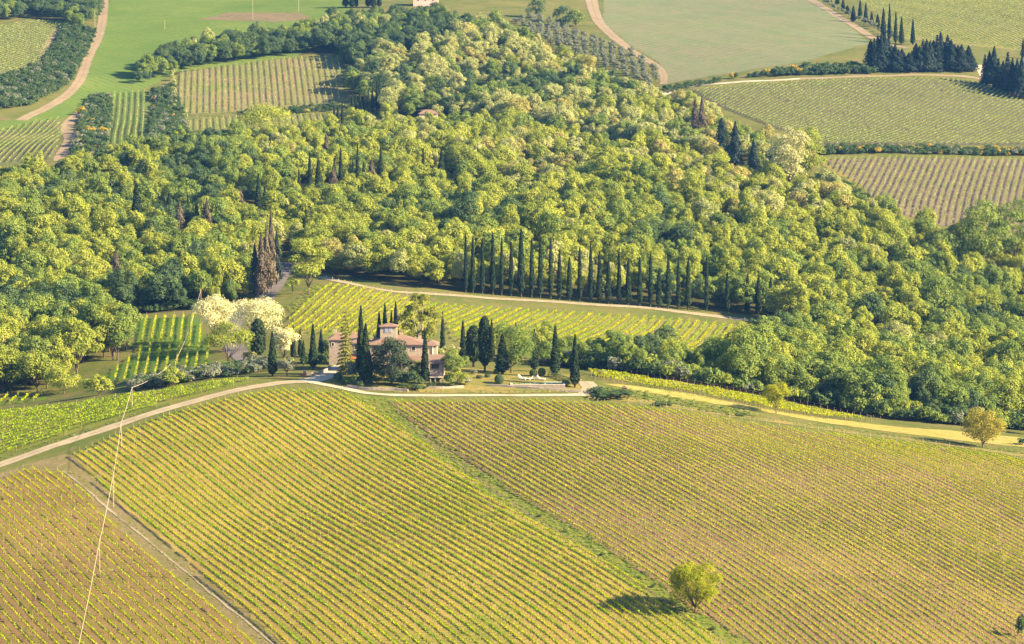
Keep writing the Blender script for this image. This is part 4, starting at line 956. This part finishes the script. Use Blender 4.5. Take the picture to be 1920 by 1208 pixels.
def window(root, px0, px1, py0, py1, D, pane=GLASS, frame=TRIM, arch=False):
    x0, x1 = wx(px0, D), wx(px1, D); z1, z0 = wz(py0, D), wz(py1, D); f = .12
    if not arch:
        fr = MB(); fr.box(x0-f, x1+f, D-.08, D+.05, z0-f, z0); fr.box(x0-f, x1+f, D-.08, D+.05, z1, z1+f); fr.box(x0-f, x0, D-.08, D+.05, z0, z1); fr.box(x1, x1+f, D-.08, D+.05, z0, z1)
        w = rel(root, fr, 'window', frame)
        rel(root, MB().box(x0, x1, D-.02, D+.02, z0, z1), 'pane', pane, w)
    else:
        c, r = (x0+x1)/2, (x1-x0)/2; zz = z1 - r
        pts_ = lambda g: [(c-r-g, z0-g), (c+r+g, z0-g)] + [(c+(r+g)*math.cos(t), zz+(r+g)*math.sin(t)) for t in np.linspace(0, math.pi, 9)]
        w = rel(root, MB().prism(pts_(.1), D-.06, D+.04), 'window', frame)
        rel(root, MB().prism(pts_(0), D-.10, D-.07), 'pane', pane, w)
def block(root, px0, px1, D0, D1, eave, ridge, z_base, wallmat=STONE, ov=.45, ins=None, name='wall'):
    x0, x1 = wx(px0, D0), wx(px1, D0); ze = wz(eave, D0); zr = wz(ridge, (D0+D1)/2)
    w = rel(root, MB().box(x0, x1, D0, D1, z_base, ze-.17), name, wallmat)
    r = rel(root, hip(MB(), x0, x1, D0, D1, ze, zr, ov, inset=ins), 'roof', TILES)
    return x0, x1, ze, zr, r
block(villa, 691, 797, 714, 725, 646, 628, VZ)
block(villa, 655, 690.6, 716, 725.6, 643, 633, VZ)
block(villa, 797.4, 819, 716, 724, 647.5, 637, VZ)
tx0, tx1, tze, tzr, tr = block(villa, 713, 744, 717.5, 721.4, 612, 605.5, 8.0, ov=.32, name='turret_wall')
for a, b in ((721.5, 727), (729, 734.5)): window(villa, a, b, 614.5, 623.5, 717.5, PGLASS, TRIM, True)
window(villa, 664.5, 669.5, 647.5, 655, 716); window(villa, 772, 778.5, 650, 657.5, 714); window(villa, 700, 705, 650, 657.5, 714); window(villa, 742, 748, 650, 657.5, 714); window(villa, 757, 762, 650, 657.5, 714)
window(villa, 680, 684, 647.5, 655, 716)
# awning, pipes, chimneys
ax0, ax1 = wx(655.5, 715), wx(673, 715)
aw = MB(); za, zb = wz(664.5, 716), wz(672, 714.6); aw.add([(ax0,715.9,za),(ax1,715.9,za),(ax1,714.4,zb),(ax0,714.4,zb),(ax0,715.9,za-.08),(ax1,715.9,za-.08),(ax1,714.4,zb-.08),(ax0,714.4,zb-.08)], [(0,3,2,1),(4,5,6,7),(0,1,5,4),(1,2,6,5),(2,3,7,6),(3,0,4,7)])
rel(villa, aw, 'awning', RED)
for px in (655.8, 672.5): rel(villa, MB().box(wx(px,714.6)-.06, wx(px,714.6)+.06, 714.5, 714.62, VZ, zb-.1), 'awning_post', DARKWOOD)
rel(villa, MB().tube([(wx(658.5,716), 715.9, VZ), (wx(658.5,716), 715.9, wz(644.5,716))], .07), 'downpipe_or_lit_edge', COPPER)
rel(villa, MB().tube([(wx(811.5,716), 715.86, 3), (wx(811.5,716), 715.86, wz(649,716))], .11), 'downpipe_or_lit_edge', WHITE)  # white tube painting the sunlit wall edge, not a real pipe
def chimney(root, roof_px, py_top, py_bot, D, wpx=5):
    x0, x1 = wx(roof_px-wpx/2, D), wx(roof_px+wpx/2, D); z0, z1 = wz(py_bot+6, D), wz(py_top, D)
    c = rel(root, MB().box(x0, x1, D, D+.6, z0, z1-.25), 'chimney', STONE)
    rel(root, MB().box(x0-.1, x1+.1, D-.1, D+.7, z1-.1, z1+.04).box(x0, x0+.1, D, D+.6, z1-.25, z1-.1).box(x1-.1, x1, D, D+.6, z1-.25, z1-.1), 'chimney_cap', TILES, c)
chimney(villa, 752.5, 621, 631, 721); chimney(villa, 787, 627, 634, 720, 6); chimney(villa, 703, 628, 634, 722)
# lean-to in front of the right half
lx0, lx1 = wx(752, 709), wx(797, 709); z0, z1 = wz(677, 709), wz(667, 713.8)
lt = MB(); lt.add([(lx0,708.8,z0),(lx1,708.8,z0),(lx1,713.9,z1),(lx0,713.9,z1),(lx0,708.8,z0-.15),(lx1,708.8,z0-.15),(lx1,713.9,z1-.15),(lx0,713.9,z1-.15)], [(3,2,1,0)[::-1],(4,7,6,5),(0,4,5,1),(1,5,6,2),(2,6,7,3),(3,7,4,0)])
rel(villa, lt, 'lean_to_roof', TILES)
for px in (753, 767, 781, 796): rel(villa, MB().box(wx(px,709)-.15, wx(px,709)+.15, 709.0, 709.3, VZ, z0-.16), 'pillar', STONE)
# annexe with a loggia below
a0, a1 = wx(806, 704), wx(832, 704); ze, zb_, zf = wz(680.5, 704), wz(665, 711), wz(706, 704)
annex_w = MB().box(a0, a1, 704, 711, zf, ze - .05); rel(villa, annex_w, 'annexe_wall', STONE2)
an = MB(); an.add([(a0-.3,703.5,ze),(a1+.5,703.5,ze),(a1+.5,711.5,zb_),(a0-.3,711.5,zb_),(a0-.3,703.5,ze-.15),(a1+.5,703.5,ze-.15),(a1+.5,711.5,zb_-.15),(a0-.3,711.5,zb_-.15)], [(0,1,2,3),(4,7,6,5),(0,4,5,1),(1,5,6,2),(2,6,7,3),(3,7,4,0)])
rel(villa, an, 'annexe_roof', TILES)
gab = MB(); gab.add([(a1-.02,704.01,ze-.06),(a1-.02,710.99,ze-.06),(a1-.02,710.99,zb_-.16),(a0+.02,704.01,ze-.06),(a0+.02,710.99,ze-.06),(a0+.02,710.99,zb_-.16)], [(1,4,5,2)], [(0,1,2),(3,5,4)]); rel(villa, gab, 'gable', STONE2)
window(villa, 810.5, 822.5, 683.5, 690.5, 704, GLASS, DARKWOOD)
rel(villa, MB().box(a0-.2, a1+.6, 703.2, 711, zf-.22, zf-.01), 'loggia_slab', TRIM)
rel(villa, MB().box(a0, a1, 708.5, 711, VZ-.6, zf-.23), 'loggia_back_wall', STONE2)
for px in (807, 816, 826, 833): rel(villa, MB().box(wx(px,703.4)-.16, wx(px,703.4)+.16, 703.4, 703.75, VZ-.6, zf-.23), 'pillar', STONE2)
rel(villa, MB().tube([(a1-.15,703.95,zf),(a1-.15,703.95,ze-.1)], .06), 'downpipe_or_lit_edge', COPPER)
# outbuilding
outb = empty('outbuilding', (wx(640,738), 738, -.5)); tag(outb, 'small stone outbuilding with a tiled roof behind the spruce', 'building')
ox0, ox1, oze, ozr, _ = block(outb, 617, 650, 737, 743, 637, 622, -2, STONE2, .35)
chimney(outb, 629, 615, 622, 739.5, 5); window(outb, 622, 626, 643, 649, 737)
block(outb, 651, 676, 738, 744, 634, 622, -2, STONE2, .3)
# houses on the hill behind
def hill_house(px, base, wpx, hpx, label, roof_only=False):
    x, y, z = ground(px, base); m = y / FPX; w, h = wpx*m, hpx*m
    r = empty('house', (x, y, z)); tag(r, label, 'house')
    obj('wall', MB().box(-w/2, w/2, 0, w*.6, -1, h).mesh('wall', mat_plain('pink_plaster', (.55,.36,.32))), r)
    obj('roof', hip(MB(), -w/2, w/2, 0, w*.6, h+.17, h+1.9).mesh('roof', TILES), r)
    for k in (-.3, 0, .3):
        wn_ = obj('window', MB().box(k*w-.55, k*w+.55, -.07, .02, h*.45, h*.45+1.4).mesh('window', TRIM), r)
        obj('pane', MB().box(k*w-.42, k*w+.42, -.09, -.06, h*.45+.12, h*.45+1.28).mesh('pane', GLASS), wn_)
    return r
hill_house(798, 12, 46, 22, 'pink plastered house on the hilltop cut by the picture edge')
hill_house(803, 236, 34, 22, 'small pinkish house hidden in the wood')

# ------------------------------------------------------------------ pool garden
DK_POOL = ground(1008, 717, dmin=695, dmax=725)
px_, py_, pz_ = DK_POOL[0], 705.0, h1(DK_POOL[0], 705.0) + .22
pool = empty('swimming_pool', (px_, py_, pz_)); tag(pool, 'rectangular swimming pool with a white stone rim', 'pool')
mw, ntw, ow = newmat('pool_water'); principled(ntw, ow, (.10,.22,.25), .05, .5); WATER = mw
hw, hd = 6.0, 2.6
cop = MB().box(-hw-.5, hw+.5, -hd-.5, -hd, 0, .08).box(-hw-.5, hw+.5, hd, hd+.5, 0, .08).box(-hw-.5, -hw, -hd, hd, 0, .08).box(hw, hw+.5, -hd, hd, 0, .08)
obj('basin', MB().box(-hw-.48, hw+.48, -hd-.48, hd+.48, -.9, -.02).mesh('basin', STONE2), pool)
obj('coping', cop.mesh('coping', TRIM), pool); obj('water', MB().box(-hw, hw, -hd, hd, -.015, .03).mesh('water', WATER), pool)
def lounger(px, D, rz, label):
    x = wx(px, D); r = empty('sun_lounger', (x, D, h1(x, D) + .08), rz); tag(r, label, 'sun lounger', 'white sun loungers by the pool')
    obj('seat', MB().box(-1.0, .35, -.36, .36, .3, .4).mesh('seat', WHITE), r)
    b = MB(); b.add([(.35,-.36,.32),(.35,.36,.32),(1.0,.36,.95),(1.0,-.36,.95),(.35,-.36,.42),(.35,.36,.42),(.95,.36,1.02),(.95,-.36,1.02)], [(0,1,2,3),(7,6,5,4),(0,4,5,1),(1,5,6,2),(2,6,7,3),(3,7,4,0)])
    obj('backrest', b.mesh('backrest', WHITE), r)
    for sx in (-.9, .25):
        for sy in (-.3, .3): obj('leg', MB().box(sx-.04, sx+.04, sy-.04, sy+.04, 0, .3).mesh('leg', WHITE), r)
lounger(979, 710.2, 2.6, 'white sun lounger nearest the green garden tree'); lounger(992, 709.6, 0.15, 'white sun lounger between the two others with lower back'); lounger(1000, 710.4, .1, 'white sun lounger behind the middle of the pool'); lounger(1015, 709.8, 2.9, 'white sun lounger nearest the two clipped balls')
(V, F), c, r = crown_arr(.55, 1.9, .05, 1, 10, .1); k = 1500; e = unit(k)
BALL = mesh_np('foliage', *quads(e * rng.uniform(.92, 1.03, (k, 1)) * np.array([1, 1, 1]) + np.array([0, 0, .92]), e + rng.normal(size=(k, 3))*.3, .1), [T['ivy']])
def ball(px, base, w, h, label, tint='ivy'):
    x, y, z = ground(px, base, dmin=695, dmax=728); m = y / FPX
    o = obj('topiary_ball', BALL if tint == 'ivy' else tint_copy(BALL, T[tint]), None, (x, y, z)); o.scale = (w/2*m, w/2*m, h*m/1.9); tag(o, label, 'topiary', 'clipped topiary balls')
for a in [(1000,706,15,14,'clipped green ball left of the pair behind the loungers'),(1016,705,15,15,'clipped green ball right of the pair behind the loungers'),(931,702,12,10,'clipped ball under the broad cypress'),(936,720,18,18,'tall dark clipped dome on the stone wall','dk'),
          (899,710,13,7,'low clipped mound left on the lawn','dk'),(914,708,12,7,'low clipped mound under the bare cypress trunk','dk'),(1016,724,9,7,'small dark clipped ball in front of the pool','dk'),(1062,722,16,10,'dark clipped mound by the corner cypress','dk')]: ball(*a)
def hedge(p, w, h, tint, label):
    a, b = [np.array(ground(*q, dmin=690, dmax=730)[:2]) for q in p]; L = np.linalg.norm(b-a); d = (b-a)/L; pr = np.array([-d[1], d[0]]); k = int(L*90)
    t = rng.uniform(0, L, k); f = rng.integers(0, 3, k); s = rng.uniform(-1, 1, k); zz = rng.random(k)*h
    off = np.where(f == 0, -1, np.where(f == 1, 1, s)) * w/2; zz = np.where(f == 2, h, zz)
    p2 = a + d*t[:, None] + pr*off[:, None]; nn = np.where((f == 2)[:, None], np.array([0, 0, 1.]), np.c_[pr[0]*np.sign(off), pr[1]*np.sign(off), np.zeros(k)]) + rng.normal(size=(k, 3))*.4
    o0 = np.array([*a, h1(*a)]); V, F = quads(np.c_[p2, hz(p2[:, 0], p2[:, 1]) + zz], nn, .13)
    tag(obj('hedge', mesh_np('hedge', V - o0, F, [T[tint]]), None, o0), label, 'hedge')
hedge([(965,722),(1055,727)], .7, .4, 'pale', 'low clipped hedge along the front of the pool')
hedge([(1030,706),(1076,722)], 1.0, 1.1, 'dk', 'dark clipped hedge closing the pool garden')
def stone_wall(pxl, h, th, label, mat=STONE2, **hk):
    L = smooth_line(G2(pxl, **hk), 1.2); k = len(L); d = np.gradient(L, axis=0); d /= np.linalg.norm(d, axis=1)[:, None]; pr = np.c_[-d[:, 1], d[:, 0]]
    z0 = hz(L[:, 0], L[:, 1]); o0 = np.array([*L[0], z0[0]]); hh = h + rng.normal(0, .07, k)
    A, B = L - pr*th/2, L + pr*th/2
    V = np.concatenate([np.c_[A, z0-.3], np.c_[A + rng.normal(0, .03, A.shape), z0+hh], np.c_[B, z0+hh], np.c_[B, z0-.3]]) - o0
    q = [(a*k+i, a*k+i+1, (a+1)*k+i+1, (a+1)*k+i) for a in range(3) for i in range(k-1)] + [(0, k, 2*k, 3*k), (k-1, 4*k-1, 3*k-1, 2*k-1)]
    tag(obj('stone_wall', mesh_np('stone_wall', V, np.array(q), [mat]), None, o0), label, 'wall')
PSTONE = mat_stone('pale_stone', (.36,.30,.26), (.26,.21,.19), 2.8)
stone_wall([(916,724),(960,727),(1020,731),(1090,736)], .5, .45, 'pale dry-stone wall below the pool garden', PSTONE, dmax=712)
stone_wall([(650,727),(690,731),(740,733),(765,735)], .6, .5, 'pale dry-stone wall below the cedar', PSTONE, dmax=712)
stone_wall([(800,728),(830,729),(870,727)], .5, .4, 'low stone kerb wall before the annexe', PSTONE, dmax=712)
stone_wall([(575,704),(595,703),(612,697),(618,690)], .7, .4, 'low stone wall along the bend of the drive', STONE2, dmin=690, dmax=740)
x, y, z = ground(571, 706, dmin=690, dmax=740); gp = empty('gate_pillar', (x, y, z)); tag(gp, 'reddish brick pillar with a letter box at the drive entrance', 'pillar')
BRICK = mat_plain('brick', (.26,.10,.075)); obj('shaft', MB().box(-.3, .3, -.3, .3, -.2, 1.25).mesh('shaft', BRICK), gp); obj('cap', MB().box(-.38, .38, -.38, .38, 1.25, 1.36).mesh('cap', TRIM), gp); obj('letter_box', MB().box(-.95, -.31, -.25, .25, -.1, .55).mesh('letter_box', BRICK), gp)
x, y, z = ground(1171, 733, dmin=690, dmax=740); sh = empty('garden_hut', (x, y, z)); tag(sh, 'tiny brown hut at the end of the golden vines', 'hut')
obj('wall', MB().box(-.55, .55, -.5, .5, -.2, .75).mesh('wall', mat_plain('hut_wood', (.16,.085,.06))), sh)
obj('roof', MB().prism([(-.75, .7), (.75, .7), (0, 1.25)], -.65, .65).mesh('roof', TILES), sh)

# ------------------------------------------------------------------ overhead line, fences, posts
POLEWOOD = mat_plain('pole_wood', (.33,.25,.19), .85); CABLE = mat_plain('cable_sheath', (.55,.45,.37), .6, .05)  # pale cable tone carries the sunlit look of the line
def pole(px, base, hgt, label, group='poles of the overhead line', r=.075, **hk):
    x, y, z = ground(px, base, **hk); o = empty('utility_pole', (x, y, z)); tag(o, label, 'pole', group)
    obj('shaft', MB().tube([(0,0,-.6),(0,0,hgt)], [r*1.25, r*.8], 7).mesh('shaft', POLEWOOD), o)
    obj('cable_clamp', MB().box(-.2, .2, -.08, .08, hgt-.25, hgt-.1).mesh('cable_clamp', POLEWOOD), o)
    return np.array([x, y, z + hgt])
tops = [pole(141, 1310, 6.5, 'utility pole below the lower edge of the vineyard'), pole(187, 1078, 6.5, 'utility pole among the sparse vines'), pole(213, 952, 6.9, 'utility pole beside the stony track'),
        pole(228, 846, 6.5, 'utility pole just below the ridge road'), pole(248, 768, 5.2, 'utility pole just above the ridge road', dmax=712),
        pole(331, 702, 4.2, 'short utility pole in the green valley', dmin=720), pole(356, 651, 5.4, 'utility pole halfway up the valley vineyard', dmin=730), pole(377, 590, 7.2, 'leaning-looking pole at the wood edge above the valley', dmin=760)]
for a, b, s in zip(tops[:-1], tops[1:], (.5, .5, .5, .4, 1.0, .5, .5)):
    P = [a + (b-a)*t - np.array([0, 0, s*4*t*(1-t)]) - np.array([0, 0, .15]) for t in np.linspace(0, 1, 15)]
    o0 = P[0]; tag(obj('overhead_cable', MB().tube([p - o0 for p in P], .032, 5).mesh('overhead_cable', CABLE, True), None, o0),
        f'span of pale cable from the {ordinal(1 + len([q for q in bpy.data.objects if q.name.startswith("overhead_cable")]))} pole up the hill', 'cable', 'spans of the overhead cable')
for px, b, h, lab in [(474,37,13,'tall pale pole on the bare bank'),(560,22,11,'tall pale pole right of the bare bank'),(309,56,5,'small pale pole in the green field'),(178,52,9,'pale pole beside the pinkish track'),(637,112,7,'pale pole at the corner of the small vineyard')]:
    pole(px, b, h, lab, 'poles in the far fields', .1)
FPOST = mat_plain('fence_post', (.42,.35,.28), .8); DPOST = mat_plain('dark_fence_post', (.20,.15,.12), .8)
def fence(name, pxl, every, h, w, mat, label, wires=(.5, .95), **hk):
    L = smooth_line(G2(pxl, **hk), 1.0); s = np.r_[0, np.cumsum(np.linalg.norm(np.diff(L, axis=0), axis=1))]
    r = empty(name, (*L[0], h1(*L[0]))); tag(r, label, 'fence'); o0 = np.array(r.location)
    me = MB().box(-w, w, -w, w, -.2, h).mesh('post', mat)
    for q in np.arange(0, s[-1], every):
        x, y = np.interp(q, s, L[:, 0]), np.interp(q, s, L[:, 1]); p = obj('post', me, r, np.array([x, y, h1(x, y)]) - o0); p.rotation_euler = (rng.normal(0, .04), rng.normal(0, .04), 0); p.scale.z = rng.uniform(.85, 1.1)
    for z in wires:
        P = np.c_[L, hz(L[:, 0], L[:, 1]) + h*z][::4] - o0
        obj('wire', MB().tube([tuple(p) for p in P], .012, 3).mesh('wire', DPOST), r)
fence('wire_fence', [(1178,757),(1300,774),(1500,805),(1700,830),(1925,864)], 3.0, 1.2, .045, FPOST, 'row of pale fence posts along the top of the large vineyard', dmax=706)
fence('vineyard_fence', [(1064,688),(1250,713),(1450,748),(1660,790)], 1.7, 1.1, .05, DPOST, 'low dark fence behind the golden vine strip', dmin=700, dmax=760)
fence('lane_fence', [(612,523),(700,543),(800,553),(900,560),(1100,573),(1250,584),(1430,607)], 4.5, 1.0, .07, FPOST, 'line of small pale posts beside the gravel lane', (.6,), dmin=840)
fence('ridge_fence', [(640,733),(720,744),(900,745),(1090,745)], 5.2, 1.2, .03, DPOST, 'thin posts along the track under the villa', (.6, .95), dmax=706)

# ------------------------------------------------------------------ evening haze
mh, nth, oh = newmat('haze_air')
pv = nnode(nth, 'ShaderNodeVolumePrincipled'); pv.inputs['Color'].default_value = (.14,.40,1.0,1); pv.inputs['Density'].default_value = .000042; pv.inputs['Anisotropy'].default_value = .2
link(nth, pv.outputs[0], oh.inputs['Volume'])
zmin, zmax = float(Z.min()) - 1.0, float(max(Z.max(), CAM_H)) + 30
tag(MB().box(-1700, 1700, -300, 3700, zmin, zmax).build('haze', mh), 'thin bluish evening haze over the hills', 'haze', kind='stuff')
